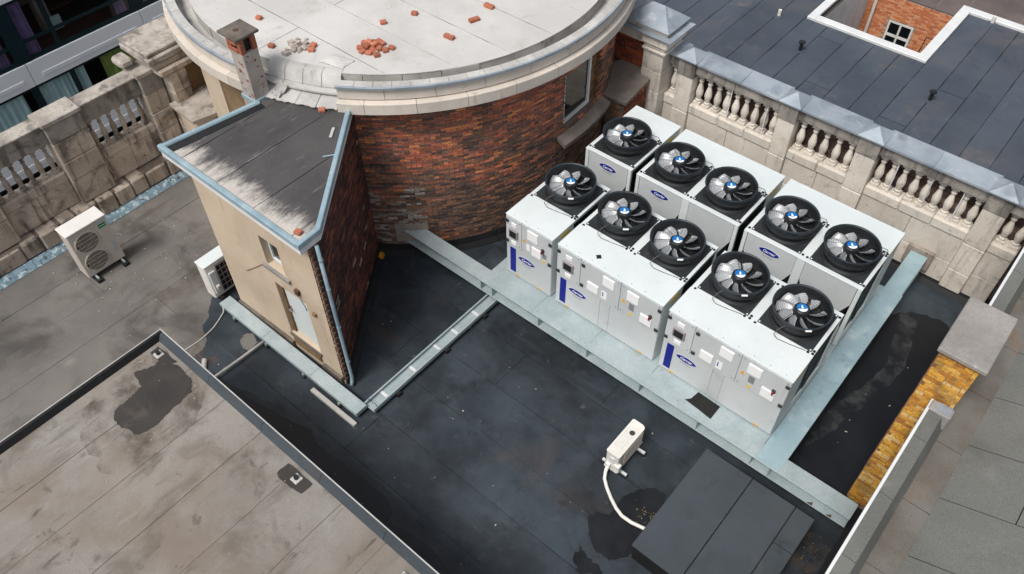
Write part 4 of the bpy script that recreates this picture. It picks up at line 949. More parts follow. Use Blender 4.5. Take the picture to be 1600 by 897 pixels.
# ---- stone piers beside the round tower
def hip(m, x0, x1, y0, y1, z0, z1, rx):
    cy_ = (y0+y1)/2; a, b = x0+rx, x1-rx
    return m.add([(x0, y0, z0), (x1, y0, z0), (x1, y1, z0), (x0, y1, z0), (a, cy_, z1), (b, cy_, z1)], [(0, 1, 5, 4), (1, 2, 5), (2, 3, 4, 5), (3, 0, 4), (3, 2, 1, 0)])
rp_ = thing('stone_pier', 'tall stone pier with hipped lead cap between round tower and pale balustrade', 'pier', (-9.1, 5.8, 0), 'stone piers flanking the round tower')
pb = lambda nm, mt_, *a: MB().box(*a).build(nm, mt_, rp_)
zz = 0.02
for z1 in (.62, 1.18, 1.72, 2.22, 2.68):
    pb('stone_block', 'stone', -9.39+random.uniform(0, .004), -8.875-random.uniform(0, .004), 5.50+random.uniform(0, .005), 6.2, zz+.003, z1-.003, .014); zz = z1
pb('moulding', 'stone', -9.42, -8.83, 5.46, 6.22, 2.683, 2.76, .02)
pb('moulding', 'stone', -9.40, -8.85, 5.48, 6.2, 2.763, 2.86, .03)
pb('entablature', 'stone', -9.44, -8.80, 5.44, 6.24, 2.863, 3.10, .02)
pb('flashing', 'lead', -10.25, -8.68, 5.36, 6.36, 3.11, 3.135, .004)
pb('cap_block', 'stone', -9.86, -8.86, 5.50, 6.26, 3.137, 3.25, .01)
hip(MB(), -9.93, -8.80, 5.44, 6.32, 3.255, 3.58, .42).build('hipped_cap', 'lead', rp_)
pb('lintel', 'stone', -10.45, -9.445, 5.52, 6.2, 2.79, 3.105, .012)
nw = MB().box(-10.45, -9.395, 5.68, 6.2, 0, 2.785).build('brick_infill', 'mortar', rp_)
bricks(nw, lambda s, d, z: (s, 5.68-d, z), -10.4, -9.40, 1.9, 2.78, 'brick', lambda s, z, rg: lin(*rg.choice([(150, 70, 48), (128, 64, 48), (168, 84, 52), (110, 62, 50)])), single=120, seed=51)
# brick buttress with slab
bt = thing('brick_buttress', 'low brick buttress with dark sloping slab in the corner beside the tall pier', 'buttress', (-9.5, 5.1, 0), 'buttresses beside the round tower')
sp_ = [(-10.35, 5.10), (-10.0, 5.66), (-9.42, 5.66), (-9.40, 5.48), (-9.10, 5.47), (-9.06, 4.50), (-9.62, 4.45)]
MB().prism([(-10.3, 5.1), (-9.95, 5.62), (-9.45, 5.62), (-9.43, 5.45), (-9.17, 5.45), (-9.14, 4.57), (-9.6, 4.52)], 0, 1.93).build('core', 'mortar', bt)
MB().prism(sp_, 1.93, 2.0, lambda x_, y_: .10*(y_-5.1)).build('slab', 'sill', bt)
bricks(bt, lambda s, d, z: (-9.14+d, s, z), 4.57, 5.45, .9, 1.82, 'brick', lambda s, z, rg: lin(*rg.choice([(120, 66, 50), (104, 60, 48), (140, 76, 54)])), single=60, seed=52)
bricks(bt, lambda s, d, z: (-9.6+s, 4.53-d+.11*s, z), 0, .46, .9, 1.9, 'brick', lambda s, z, rg: lin(*rg.choice([(122, 92, 66), (104, 78, 58), (138, 100, 70)])), single=40, seed=53)
for i in range(6): MB().box(-9.15, -9.09, 4.62+i*.14, 4.69+i*.14, 1.83, 1.92, .004).build('dentil', 'brick_loose', bt)
# left pier group
lp = thing('stone_pier', 'weathered stone pier with broken moulded cap between round tower and brown balustrade', 'pier', (-17, -1.5, 0), 'stone piers flanking the round tower')
lpb = lambda nm, mt_, *a: MB().box(*a).build(nm, mt_, lp)
zz = .02
for z1 in (.6, 1.12, 1.62, 2.12, 2.60):
    lpb('stone_block', 'stone_dirty', -17.35, -16.62+random.uniform(-.02, .01), -1.70, -1.28, zz+.003, z1-.003, .018); zz = z1
lpb('moulding', 'stone_dirty', -17.45, -16.60, -1.86, -.7, 2.603, 2.76, .03)
lpb('moulding', 'stone_dirty', -17.55, -16.68, -1.92, -.75, 2.763, 2.92, .03)
lpb('entablature', 'stone_grey', -17.75, -16.66, -2.0, -.60, 2.923, 3.06, .016)
lpb('entablature', 'stone_grey', -17.80, -16.75, -1.96, -.55, 3.063, 3.16, .02)
MB().box(-17.6, -17.2, -2.35, -2.05, 2.80, 2.98, .05).build('broken_stone', 'stone_grey', lp)
lpb('link_wall', 'old_render', -17.3, -16.8, -1.27, 1.2, 0, 2.60, .01)
lt = thing('buttress', 'rendered buttress with grey slab between the weathered pier and the round tower', 'buttress', (-16.3, -1.2, 0), 'buttresses beside the round tower')
MB().prism([(-16.78, -1.7), (-15.95, -1.75), (-15.8, -1.25), (-16.4, -.6), (-16.78, -.8)], 0, 1.80).build('core', 'render', lt)
MB().prism([(-16.78, -1.85), (-15.85, -1.9), (-15.68, -1.2), (-16.3, -.5), (-16.78, -.8)], 1.80, 1.87).build('slab', 'stone_grey', lt)
# ================================================================== STEEL PLATFORM
PZ = .67
pf = thing('steel_platform', 'galvanised steel beam platform carrying the white chillers above the black roof', 'platform', (-5.6, 2, 0))
def ibeam(axis, a, b, c, z1=PZ, h=.30, w_=.33, mt_='galvanised'):
    m = MB()
    def bx(u0, u1, v0, v1, p, q):
        if axis == 'x': m.box(u0, u1, v0, v1, p, q, .003)
        else: m.box(v0, v1, u0, u1, p, q, .003)
    bx(a, b, c-w_/2, c+w_/2, z1-.016, z1); bx(a, b, c-w_/2, c+w_/2, z1-h, z1-h+.016); bx(a, b, c-.008, c+.008, z1-h+.016, z1-.016)
    return m.build('beam', mt_, pf)
fy = -.365
ibeam('x', -11.12, -1.09, fy)
ibeam('x', -8.86, -2.4, 2.1); ibeam('x', -8.86, -2.4, 4.25)
ibeam('y', -.19, 4.4, -8.70, PZ-.018, .28, .3); ibeam('y', 4.41, 5.72, -2.535, PZ-.002, .28, .345, 'teal_sheet')
for x in (-8.87, -8.57, -7.4, -6.25, -5.07, -3.87, -2.82, -2.48):
    MB().box(x-.005, x+.005, fy-.155, fy-.01, PZ-.28, PZ-.018).build('stiffener', 'galvanised', pf)
for x in (-1.75, -1.42):
    MB().extr([(x, fy-.158, PZ-.283), (x+.09, fy-.158, PZ-.283), (x+.08, fy-.10, PZ-.283)], (0, 0, .012)).build('angle_clip', 'rust', pf)
xs_ = [-8.86, -7.58, -6.28, -5.02, -3.82, -2.77]
for a, b in zip(xs_, xs_[1:]):
    MB().box(a+.003, b-.003, -.50, 2.1, PZ, PZ+.006).build('deck_plate', 'galvanised', pf)
    MB().box(a+.003, b-.003, 2.106, 4.40, PZ, PZ+.006).build('deck_plate', 'galvanised', pf)
for a, b in ((-.50, 1.35), (1.35, 2.92), (2.92, 4.41)):
    MB().box(-2.765, -2.335, a+.002, b-.002, PZ+.001, PZ+.009).build('deck_plate', 'teal_sheet', pf)
MB().box(-2.36, -2.335, -.19, 4.40, PZ-.12, PZ).build('edge_angle', 'galvanised', pf)
for x in (-8.6, -6.8, -4.9, -2.7):
    for y_ in (2.1, 4.2): MB().box(x-.12, x+.12, y_-.14, y_+.14, 0, PZ-.301, .01).build('pad_stone', 'concrete', pf)
MB().prism([(-11.02, -.54), (-10.66, -.18), (-10.85, .02), (-11.25, -.3)], 0, PZ-.302).build('bearing_block', 'concrete', pf)
m = MB()
for i in range(8):
    a, b = R(-51.5)+R(8.5)*i/8, R(-51.5)+R(8.5)*(i+1)/8
    m.add([pol(RW+.026, a, .34), pol(RW+.026, b, .34), pol(RW+.026, b, .86+.03*(i % 2)), pol(RW+.026, a, .86+.03*(i % 3))], [(0, 1, 2, 3)])
m.build('mortar_patch', 'mortar_pale', pf)
MB().box(-2.80, -2.27, 5.70, 5.79, .30, .80, .02).build('mortar_patch', 'mortar_pale', pf)

bolt_m = MB().cyl((0, 0, 0), (0, 0, .012), .014, 6).mesh('bolt', 'galvanised')
for x in (-8.75, -7.66, -7.5, -6.36, -6.2, -5.1, -4.94, -3.9, -3.74, -2.85):
    place('bolt', bolt_m, (x, -.44, PZ+.006), pf); place('bolt', bolt_m, (x, fy-.12, PZ-.284), pf)
for y_ in (-.4, 1.27, 1.43, 2.84, 3.0, 4.3): place('bolt', bolt_m, (-2.40, y_, PZ+.009), pf)
# ================================================================== CHILLERS
ZC, ZH = .70, 2.27
# ---- shared fan meshes, origin at deck centre
ring_p = [(.475, .006), (.46, .03), (.425, .055), (.442, .12), (.455, .13), (.46, .15), (.448, .165), (.442, .18), (.442, .255), (.45, .262)]
fan_body = MB().lathe(ring_p, 0, 0, 40).lathe([(.448, .30), (.437, .24), (.43, .05), (0, .05)], 0, 0, 40).mesh('fan', 'fan_black', True)
fan_top = MB().lathe([(.45, .262), (.474, .288), (.484, .295), (.484, .320), (.478, .328), (.464, .328), (.452, .316), (.447, .28), (.446, .24)], 0, 0, 48).mesh('fan_ring', 'fan_ring', False)
plate = MB().box(-.485, .485, -.485, .485, 0, .008, .003).mesh('fan_plate', 'plate_black')
screw = MB().lathe([(0, .008), (.014, .006), (.016, 0)], 0, 0, 8).mesh('plate_screw', 'white_metal')
bl_m = MB(); nb_ = 7; vs = []
for i in range(nb_):
    t = i/(nb_-1); r = .115+.29*t; half = .30-.02*t+.07*math.sin(math.pi*t); sw = .28*t*t
    pit = .75-.25*t
    for s_ in (-1, -.33, .33, 1):
        a = sw+s_*half*(.66 if t > .15 else .6)
        vs.append((r*math.cos(a), r*math.sin(a), (.165+-math.sin(pit)*s_*half*1.0*r*.9)+.008*(1-s_*s_)))
fsb = [(i*4+j, (i+1)*4+j, (i+1)*4+j+1, i*4+j+1) for i in range(nb_-1) for j in range(3)]
bl_m.add(vs, fsb); bl_m.add([(x_, y_, z_-.006) for x_, y_, z_ in vs], [f[::-1] for f in fsb])
edge = [i*4 for i in range(nb_)]+[(nb_-1)*4+1, (nb_-1)*4+2]+[i*4+3 for i in range(nb_-1, -1, -1)]+[2, 1]
NV = len(vs)
for i in range(len(edge)):
    a, b = edge[i], edge[(i+1) % len(edge)]; bl_m.f.append((a, b, NV+b, NV+a)); bl_m.c.append(None)
blade = bl_m.mesh('blade', 'blade', True)
hub = MB().lathe([(.0, .285), (.105, .283), (.125, .27), (.13, .25), (.13, .12), (.06, .10), (0, .1)], 0, 0, 28).mesh('hub', 'fan_black', False)
def disc(r, z, a0=0, a1=2*math.pi, n_=24):
    pts = [(r*math.cos(a0+(a1-a0)*i/n_), r*math.sin(a0+(a1-a0)*i/n_), z) for i in range(n_+1)]
    return MB().add(pts, [tuple(range(n_+1))]) 
hub_lab = disc(.09, .2875).mesh('hub_label', 'hub_blue')
# white lower half with a rising wing mark, as printed on the hubs
va = R(200)
m = MB(); pts = [(.086*math.cos(a), .086*math.sin(a), .2895) for a in [R(200)+R(140)*i/16 for i in range(17)]]
pts += [(.05, -.022, .2895), (.02, -.036, .2895), (-.02, -.034, .2895), (-.05, -.024, .2895)]
m.add(pts, [tuple(range(len(pts)))])
m.add([(-.022, -.02, .2895), (.012, -.02, .2895), (.03, .0, .2895), (.012, .004, .2895), (.016, .04, .2895), (-.004, .052, .2895), (-.012, .012, .2895)], [(0, 1, 2, 3, 4, 5, 6)]); hub_mark = m.mesh('hub_emblem', 'label_white')
gm = MB()
for r in (.16, .20, .24, .28, .32, .355, .39, .42):
    gm.lathe([(r-.0016, .297), (r+.0016, .297), (r, .3002)], 0, 0, 40, closed=True)
for i in range(6):
    a = R(25)+i*math.pi/3
    gm.cyl((.12*math.cos(a), .12*math.sin(a), .296), (.445*math.cos(a), .445*math.sin(a), .296), .0045, 5)
grille = gm.mesh('guard_grille', 'wire')
tagm = MB().box(-.05, .05, -.002, .002, -.016, .016).mesh('rating_tag', 'label_white')
plug = MB().lathe([(0, .014), (.022, .012), (.026, .0)], 0, 0, 10).mesh('plug', 'black_plastic')
knob_m = MB().box(-.036, .036, -.03, 0, -.036, .036, .012).mesh('latch', 'black_plastic')
# ---- logo meshes in the xz plane facing -y
def lens(w_, h, n_=20):
    t = [(-w_/2+w_*i/n_) for i in range(n_+1)]
    f = lambda x_: h/2*(max(0, 1-(2*x_/w_)**2))**.72
    return [(x_, f(x_)) for x_ in t]+[(x_, -f(x_)) for x_ in t[-2:0:-1]]
L1 = lens(.405, .138)
logo_b = MB().extr([(x_, -.0015, z_) for x_, z_ in L1], (0, .003, 0)).mesh('logo_badge', 'brand_blue')
logo_w = MB().extr([(x_, -.0005, z_) for x_, z_ in lens(.418, .148)], (0, .002, 0)).mesh('logo_rim', 'label_white')
logo_t = text_mesh('logo_lettering', 'Carrier', .080, 'label_white', .28)
slogan = text_mesh('slogan_lettering', 'turn to the experts', .026, 'grey_ink', 0)
def logo(par, x, y, z, sy=-1):
    rz = 0
    b = place('logo_badge', logo_b, (x, y-.006, z), par)
    place('logo_rim', logo_w, (x, y-.0035, z), b)
    place('logo_lettering', logo_t, (x, y-.0085, z-.004), b, rot=(R(90), 0, 0))
    place('slogan_lettering', slogan, (x, y-.003, z-.125), par, rot=(R(90), 0, 0))

LAB = {('f', 0): 'single fan white chiller nearest the brick tower, front row beside the beam end',
       ('f', 1): 'two fan white chiller in the middle of the front row, dark square on its top',
       ('f', 2): 'two fan white chiller at the right end of the front row behind the black mat',
       ('r', 0): 'single fan white chiller in the rear row, beside the tall stone pier',
       ('r', 1): 'two fan white chiller in the middle of the rear row against the balustrade',
       ('r', 2): 'two fan white chiller at the right end of the rear row, nearest the narrow beam'}
COLS = [(-8.62, -7.52, (.565,)), (-7.40, -5.165, (.565, 1.69)), (-5.045, -2.785, (.575, 1.715))]

def chiller(row, ci):
    x0, x1, fans = COLS[ci]; W_ = x1-x0; fr = row == 'f'
    Yf = (lambda y: y) if fr else (lambda y: 4.20-y)
    t = thing('chiller', LAB[(row, ci)], 'chiller', ((x0+x1)/2, Yf(.88), ZC-.03), 'white rooftop chillers on the steel platform')
    def b(nm, mt_, xa, xb, ya, yb, za, zb, ch=.004, par=t):
        ya, yb = sorted((Yf(ya), Yf(yb))); return MB().box(xa, xb, ya, yb, ZC+za, ZC+zb, ch).build(nm, mt_, par)
    D = 1.76
    b('cabinet', 'white_paint', x0+.004, x1-.004, .012, .63, .0, 1.548)
    b('roof_panel', 'white_paint', x0-.006, x1+.006, -.010, .655, 1.55, 1.572, .006)
    # fan section: frame, coils, end panel
    b('base_rail', 'white_paint', x0+.006, x0+.07, .632, D-.06, 0, .14); b('base_rail', 'white_paint', x1-.07, x1-.006, .632, D-.06, 0, .14)
    for xa, xb in ((x0+.003, x0+.075), (x1-.075, x1-.003)): b('corner_post', 'white_paint', xa, xb, D-.058, D, 0, 1.546)
    b('coil', 'coil', x0+.03, x0+.10, .64, D-.062, .145, 1.50); b('coil', 'coil', x1-.10, x1-.03, .64, D-.062, .145, 1.50)
    b('side_rail', 'white_paint', x0+.006, x0+.06, .632, D-.06, 1.49, 1.545); b('side_rail', 'white_paint', x1-.06, x1-.006, .632, D-.06, 1.49, 1.545)
    b('inner_screen', 'dark_void', x0+.12, x1-.12, .64, D-.03, .02, 1.5, 0)
    # sloped braces on the sides
    for xs__ in (x0+.012, x1-.022):
        for k in (0, 1):
            ya = .66 if k == 0 else D-.08; yb = 1.12+(.03 if k else -.03)
            MB().extr([(xs__, Yf(ya), ZC+1.46), (xs__, Yf(ya+(.035 if k == 0 else -.035)), ZC+1.46), (xs__, Yf(yb+.02), ZC+.16), (xs__, Yf(yb-.02), ZC+.16)], (.01, 0, 0)).build('brace', 'coil', t)
    # end panels at the fan end
    nf = len(fans); seg = W_/nf
    for i in range(nf):
        a = x0+i*seg+.085; c = x0+(i+1)*seg-.085
        ye = Yf(D); sg = 1 if fr else -1
        poly = [(a, 1.545), (c, 1.545), (c, 1.10), (c-.26, .5), (a+.26, .5), (a, 1.10)]
        MB().extr([(x_, ye-sg*.02, ZC+z_) for x_, z_ in poly], (0, sg*.012, 0)).build('end_panel', 'panel_grey', t)
        b('end_base', 'panel_grey', a, c, D-.024, D-.01, 0, .49)
        if i: b('end_mullion', 'white_paint', x0+i*seg-.08, x0+i*seg+.08, D-.03, D-.002, 0, 1.546)
    # deck
    b('fan_deck', 'white_paint', x0, x1, .657, D+.004, 1.548, 1.566, .004)
    for fx in fans:
        cx_, cy_ = x0+fx, Yf(1.19); zt = ZC+1.566
        f = place('fan', fan_body, (cx_, cy_, zt), t)
        pl = place('fan_plate', plate, (cx_, cy_, zt+.0005), t)
        for sx in (-1, 1):
            for sy in (-1, 1): place('plate_screw', screw, (cx_+sx*.455, cy_+sy*.455, zt+.009), pl)
        place('fan_ring', fan_top, (cx_, cy_, zt), f)
        a0 = random.uniform(0, 1)
        for k in range(9): place('blade', blade, (cx_, cy_, zt), f, rot=(0, 0, a0+k*2*math.pi/9))
        place('hub', hub, (cx_, cy_, zt), f); place('hub_label', hub_lab, (cx_, cy_, zt), f, rot=(0, 0, R(40)))
        place('hub_emblem', hub_mark, (cx_, cy_, zt), f, rot=(0, 0, R(40)))
        place('guard_grille', grille, (cx_, cy_, zt), f, rot=(0, 0, random.uniform(0, 1)))
        if fr:
            place('rating_tag', tagm, (cx_+.30, cy_-.386, zt+.30), f, rot=(R(-20), 0, R(38)))
            MB().tube([(cx_-.02, cy_-.44, zt+.26), (cx_-.10, cy_-.56, zt+.20), (cx_-.14, cy_-.60, zt+.08), (cx_-.06, cy_-.60, zt+.014), (cx_+.12, cy_-.575, zt+.012), (cx_+.34, cy_-.53, zt+.012), (cx_+.40, cy_-.515, zt+.006)], .006, 6).build('fan_cable', 'cable', f, smooth=True)
        else:
            MB().tube([(cx_+.40, cy_+.28, zt+.28), (cx_+.5, cy_+.36, zt+.22), (cx_+.52, cy_+.45, zt+.08), (cx_+.44, cy_+.53, zt+.01)], .006, 6).build('fan_cable', 'cable', f, smooth=True)
        for sx, sy in ((-.50, -.525), (.44, -.515), (.53, -.50), (.525, .46), (.53, -.44), (-.525, .47)):
            place('plug', plug, (min(max(cx_+sx, x0+.03), x1-.03), cy_+(sy if fr else -sy), zt), t)
    # side label and feet
    sg = Yf(.30)
    box('caution_label', 'yellow_label', t, x1-.004, x1+.001, min(Yf(.5), Yf(.25)), max(Yf(.5), Yf(.25)), ZC+1.40, ZC+1.48)
    for xa in (x0+.12, (x0+x1)/2-.05, (x0+x1)/2+.06, x1-.12):
        for ya in (.05, D-.1): MB().cyl((xa, Yf(ya), ZC-.024), (xa, Yf(ya), ZC+.002), .03, 10).build('foot', 'rubber', t)
    if not fr:
        logo(t, x0+.555, Yf(D)+.007, ZC+1.33)
        return t
    # ---------------- front face of the front row
    def fp(nm, mt_, xa, xb, za, zb, d0=0., d1=.012, ch=.003, par=t): return MB().box(x0+xa, x0+xb, -d1, .012-d0, ZC+za, ZC+zb, ch).build(nm, mt_, par)
    two = nf == 2
    if two:
        fp('lower_panel', 'panel_grey', .008, 1.0, .012, .775, 0, .0); fp('lower_panel', 'panel_grey', 1.004, 1.215, .012, .775, 0, .0); fp('lower_panel', 'panel_grey', 1.219, W_-.008, .012, .775, 0, .0)
        doors = [(.008, .524), (.534, 1.388), (1.398, W_-.008)]
    else:
        fp('lower_panel', 'panel_grey', .008, W_-.008, .012, .80, 0, .0); doors = [(.008, .378), (.388, W_-.008)]
    zd0 = .79 if two else .815
    for a, c in doors: fp('door', 'panel_grey', a, c, zd0, 1.538, 0, .014, .004)
    def lat(x_, z_): place('latch', knob_m, (x0+x_, -.014, ZC+z_), t)
    def padp(xa, xb, za, zb, d=.022): fp('label_plate', 'label_white', xa, xb, za, zb, -.004, .014+d, .006)
    def flat(nm, mt_, xa, xb, za, zb, d=.0165): MB().box(x0+xa, x0+xb, -d, -.0135, ZC+za, ZC+zb).build(nm, mt_, t)
    # blue stripe, logo
    MB().box(x0+.095, x0+.235, -.0035, .001, ZC+.085, ZC+.745).build('blue_stripe', 'brand_blue', t)
    logo(t, x0+.50, 0, ZC+.578)
    for xa in (.28, W_-.28): MB().box(x0+xa-.05, x0+xa+.05, -.004, .001, ZC+.018, ZC+.05).build('lifting_label', 'amber_label', t)
    # display
    dxa, dxb = (.15, .385) if two else (.09, .305)
    dsp = fp('display', 'display_frame', dxa, dxb, 1.05, 1.265, -.004, .05, .012)
    MB().box(x0+dxa+.03, x0+dxb-.03, -.055, -.049, ZC+1.08, ZC+1.235, .002).build('screen', 'black_plastic', dsp)
    padp(dxa+.05, dxb-.05, 1.33, 1.43, .012); padp(dxa+.05, dxb-.05, .86, .96, .012)
    lat(.045, 1.43); lat(.045, .91)
    if two:
        lat(.592, 1.425); lat(.588, .90); lat(W_-.04, 1.42); lat(W_-.04, .90)
        padp(.705, .945, .89, 1.10); padp(1.022, 1.265, 1.235, 1.465); padp(1.535, 1.777, 1.225, 1.455); padp(1.846, 2.083, .877, 1.095)
        flat('sticker', 'label_white', 1.016, 1.128, .87, 1.07); MB().box(x0+1.04, x0+1.06, -.018, -.016, ZC+.93, ZC+1.04).build('sticker_print', 'brand_blue', t)
        tx, gx, yx, rx = 1.481, (1.60, 1.705), 1.648, 2.045
        flat('rating_plate', 'grey_ink', gx[0], gx[1], 1.0, 1.17); rz = 1.14
    else:
        lat(W_-.04, 1.43); lat(W_-.04, .90)
        padp(.53, .775, 1.245, 1.478); padp(.635, .86, .892, 1.11)
        flat('sticker', 'label_white', .50, .585, .93, 1.09)
        tx, gx, yx, rx = .453, (.885, .98), .925, .90
        flat('rating_plate', 'grey_ink', gx[0], gx[1], .97, 1.09); rz = 1.165
    MB().extr([(x0+tx-.05, -.017, ZC+1.10), (x0+tx+.05, -.017, ZC+1.10), (x0+tx, -.017, ZC+1.185)], (0, .003, 0)).build('warning_triangle', 'amber_label', t)
    MB().cyl((x0+yx, -.017, ZC+.89), (x0+yx, -.0135, ZC+.89), .038, 6).build('yellow_tag', 'yellow_label', t)
    sw = MB().box(x0+rx-.03, x0+rx+.03, -.052, -.014, ZC+rz-.035, ZC+rz+.045, .008).build('main_switch', 'black_plastic', t)
    MB().box(x0+rx-.015, x0+rx+.015, -.085, -.05, ZC+rz-.045, ZC+rz+.03, .006).build('switch_lever', 'red_plastic', sw)
    for a, c in doors:
        for xx in (a+.05, c-.05):
            for zz_ in (zd0+.07, 1.49): MB().cyl((x0+xx, -.014, ZC+zz_), (x0+xx, -.018, ZC+zz_), .012, 8).build('screw', 'grey_ink', t)
    for i in range(int(W_/.28)):
        MB().lathe([(0, .006), (.008, .004), (.009, 0)], x0+.15+i*.28, .06, 8, ZC+1.572).build('roof_screw', 'grey_ink', t)
    if ci == 1:
        cxx, cyy = x0+.75, .20
        MB().prism([(cxx-.06, cyy), (cxx, cyy-.06), (cxx+.06, cyy), (cxx, cyy+.06)], ZC+1.573, ZC+1.58).build('dark_cover', 'black_plastic', t)
    return t
for ci in range(3): chiller('f', ci)
for ci in range(3): chiller('r', ci)
MB().tube([(-7.51, .05, 2.0), (-7.46, .07, 1.9), (-7.40, .05, 1.95)], .01, 6)

# ================================================================== CABLE TRAYS
t1 = thing('cable_tray', 'covered galvanised cable tray along the foot of the cream stair tower', 'cable tray', (-10.7, -3.93, 0), 'galvanised cable trays on the black roof')
x = -12.75
for xe in (-11.4, -10.0, -8.72):
    MB().box(x+.002, xe-.002, -4.06, -3.80, .10, .20, .006).build('tray_cover', 'galvanised', t1); x = xe
for x in (-12.3, -11.3, -10.2, -9.2):
    MB().box(x-.05, x+.05, -4.10, -3.76, 0, .05, .008).build('foot_block', 'rubber', t1)
    MB().box(x-.02, x+.02, -4.09, -3.77, .05, .098).build('bracket', 'galvanised', t1)
    MB().cyl((x, -4.085, .05), (x, -4.085, .13), .01, 6).build('bolt', 'galvanised', t1)
t2 = thing('cable_tray', 'open galvanised channel running from tower corner to under the platform', 'cable tray', (-8.67, -2.1, 0), 'galvanised cable trays on the black roof')
y0 = -3.79
for y1 in (-2.65, -1.5, -.22):
    m = MB(); m.box(-8.80, -8.55, y0+.003, y1-.003, .10, .108); m.box(-8.805, -8.795, y0+.003, y1-.003, .10, .19); m.box(-8.555, -8.545, y0+.003, y1-.003, .10, .19)
    m.box(-8.795, -8.775, y0+.003, y1-.003, .182, .19); m.box(-8.575, -8.555, y0+.003, y1-.003, .182, .19)
    m.build('channel', 'galvanised', t2); y0 = y1
for y_ in (-3.4, -2.66, -2.0, -1.5, -.9): MB().box(-8.79, -8.56, y_-.03, y_+.03, .109, .118, .003).build('splice_plate', 'white_metal', t2)
for y_ in (-3.2, -1.9, -.8): MB().box(-8.86, -8.49, y_-.05, y_+.05, 0, .098, .008).build('foot_block', 'rubber', t2)
for i in range(5): MB().cyl((-8.77+.05*i, -3.70+.012*(i % 2), .2), (-8.77+.05*i, -3.70+.012*(i % 2), .212), .012, 6).build('bolt', 'black_plastic', t2)

st = MB().box(-9.84, -8.65, -4.215, -4.125, .004, .075, .008).build('trunking_length', 'pvc_grey'); tag(st, 'loose grey trunking length lying beside the covered cable tray', 'trunking')

# ================================================================== AIR CONDITIONERS
def louvre_disc(m, cx, cy, cz, r, nrm='x'):
    pass
# ---- big beige twin-fan unit by the left balustrade, front faces +x
a1 = thing('air_conditioner', 'beige twin fan outdoor unit with green label before the brown balustrade', 'air conditioner', (-15.6, -4.95, 0), 'outdoor air conditioning units')
X0, X1, Y0, Y1, Z0, Z1 = -15.77, -15.42, -5.37, -4.52, .12, 1.36
MB().box(X0, X1, Y0, Y1, Z0, Z1-.03, .02).build('casing', 'ac_beige', a1)
MB().box(X0-.012, X1+.03, Y0-.012, Y1+.012, Z1-.03, Z1, .01).build('top_cover', 'ac_top', a1)
MB().box(X1, X1+.012, Y1-.24, Y1-.006, Z0+.02, Z1-.04, .004).build('service_panel', 'ac_beige', a1)
for zc in (.96, .44):
    yc, rr = -5.05, .235
    g = MB()
    n_ = 30
    g.add([(X1+.002, yc+rr*math.cos(2*math.pi*i/n_), zc+rr*math.sin(2*math.pi*i/n_)) for i in range(n_)], [tuple(range(n_))])
    go = g.build('fan_opening', 'dark_void', a1)
    gr = MB()
    for k in range(-8, 9):
        yy = k*.026; h = math.sqrt(max(0, rr*rr-yy*yy))
        gr.tube([(X1+.014, yc+yy-.03*(h/rr), zc-h), (X1+.022, yc+yy+.02, zc), (X1+.014, yc+yy-.03*(h/rr)+.02, zc+h)], .004, 5)
    for k in (-.14, -.05, .05, .14):
        h = math.sqrt(rr*rr-k*k); gr.cyl((X1+.018, yc-h, zc+k), (X1+.018, yc+h, zc+k), .004, 5)
    gr.build('fan_grille', 'ac_beige', go)
    rim = MB(); vs = []
    for i in range(n_):
        a = 2*math.pi*i/n_
        for r_, dx in ((rr-.004, .001), (rr, .016), (rr+.022, .014), (rr+.03, .0)): vs.append((X1+dx, yc+r_*math.cos(a), zc+r_*math.sin(a)))
    rim.add(vs, [(i*4+j, ((i+1) % n_)*4+j, ((i+1) % n_)*4+j+1, i*4+j+1) for i in range(n_) for j in range(3)]).build('fan_rim', 'ac_beige', go, smooth=True)
    bm_ = MB()
    for k in range(3):
        a = k*2*math.pi/3+.4
        bm_.add([(X1+.004, yc+.04*math.cos(a), zc+.04*math.sin(a)), (X1+.004, yc+.2*math.cos(a-.3), zc+.2*math.sin(a-.3)), (X1+.006, yc+.21*math.cos(a+.4), zc+.21*math.sin(a+.4)), (X1+.006, yc+.05*math.cos(a+.9), zc+.05*math.sin(a+.9))], [(0, 1, 2, 3)])
    bm_.build('fan_blade', 'rust', go)
lb1 = MB().box(X1+.012, X1+.015, Y1-.21, Y1-.055, 1.10, 1.20).build('brand_label', 'green_label', a1)
MB().box(X1+.0152, X1+.0165, Y1-.195, Y1-.07, 1.14, 1.155).build('label_line', 'pale_green', lb1)
MB().box(X1+.012, X1+.0145, Y1-.20, Y1-.06, 1.225, 1.285).build('energy_label', 'blue_label', a1)
MB().box(X1+.012, X1+.0145, Y1-.12, Y1-.055, .42, .66).build('rating_plate', 'blue_label', a1)
MB().cyl((X1-.15, Y1, .62), (X1-.12, Y1+.12, .62), .018, 8).cyl((X1-.12, Y1+.12, .62), (X1-.05, Y1+.14, .60), .022, 8).build('pipe_valve', 'white_metal', a1)
for yy in (Y0+.14, Y1-.1):
    MB().box(X0-.06, X1+.16, yy-.06, yy+.06, 0, .07, .01).build('rubber_foot', 'rubber', a1)
    MB().box(X0-.04, X1+.12, yy-.02, yy+.02, .07, .118, .004).build('mounting_rail', 'galvanised', a1)

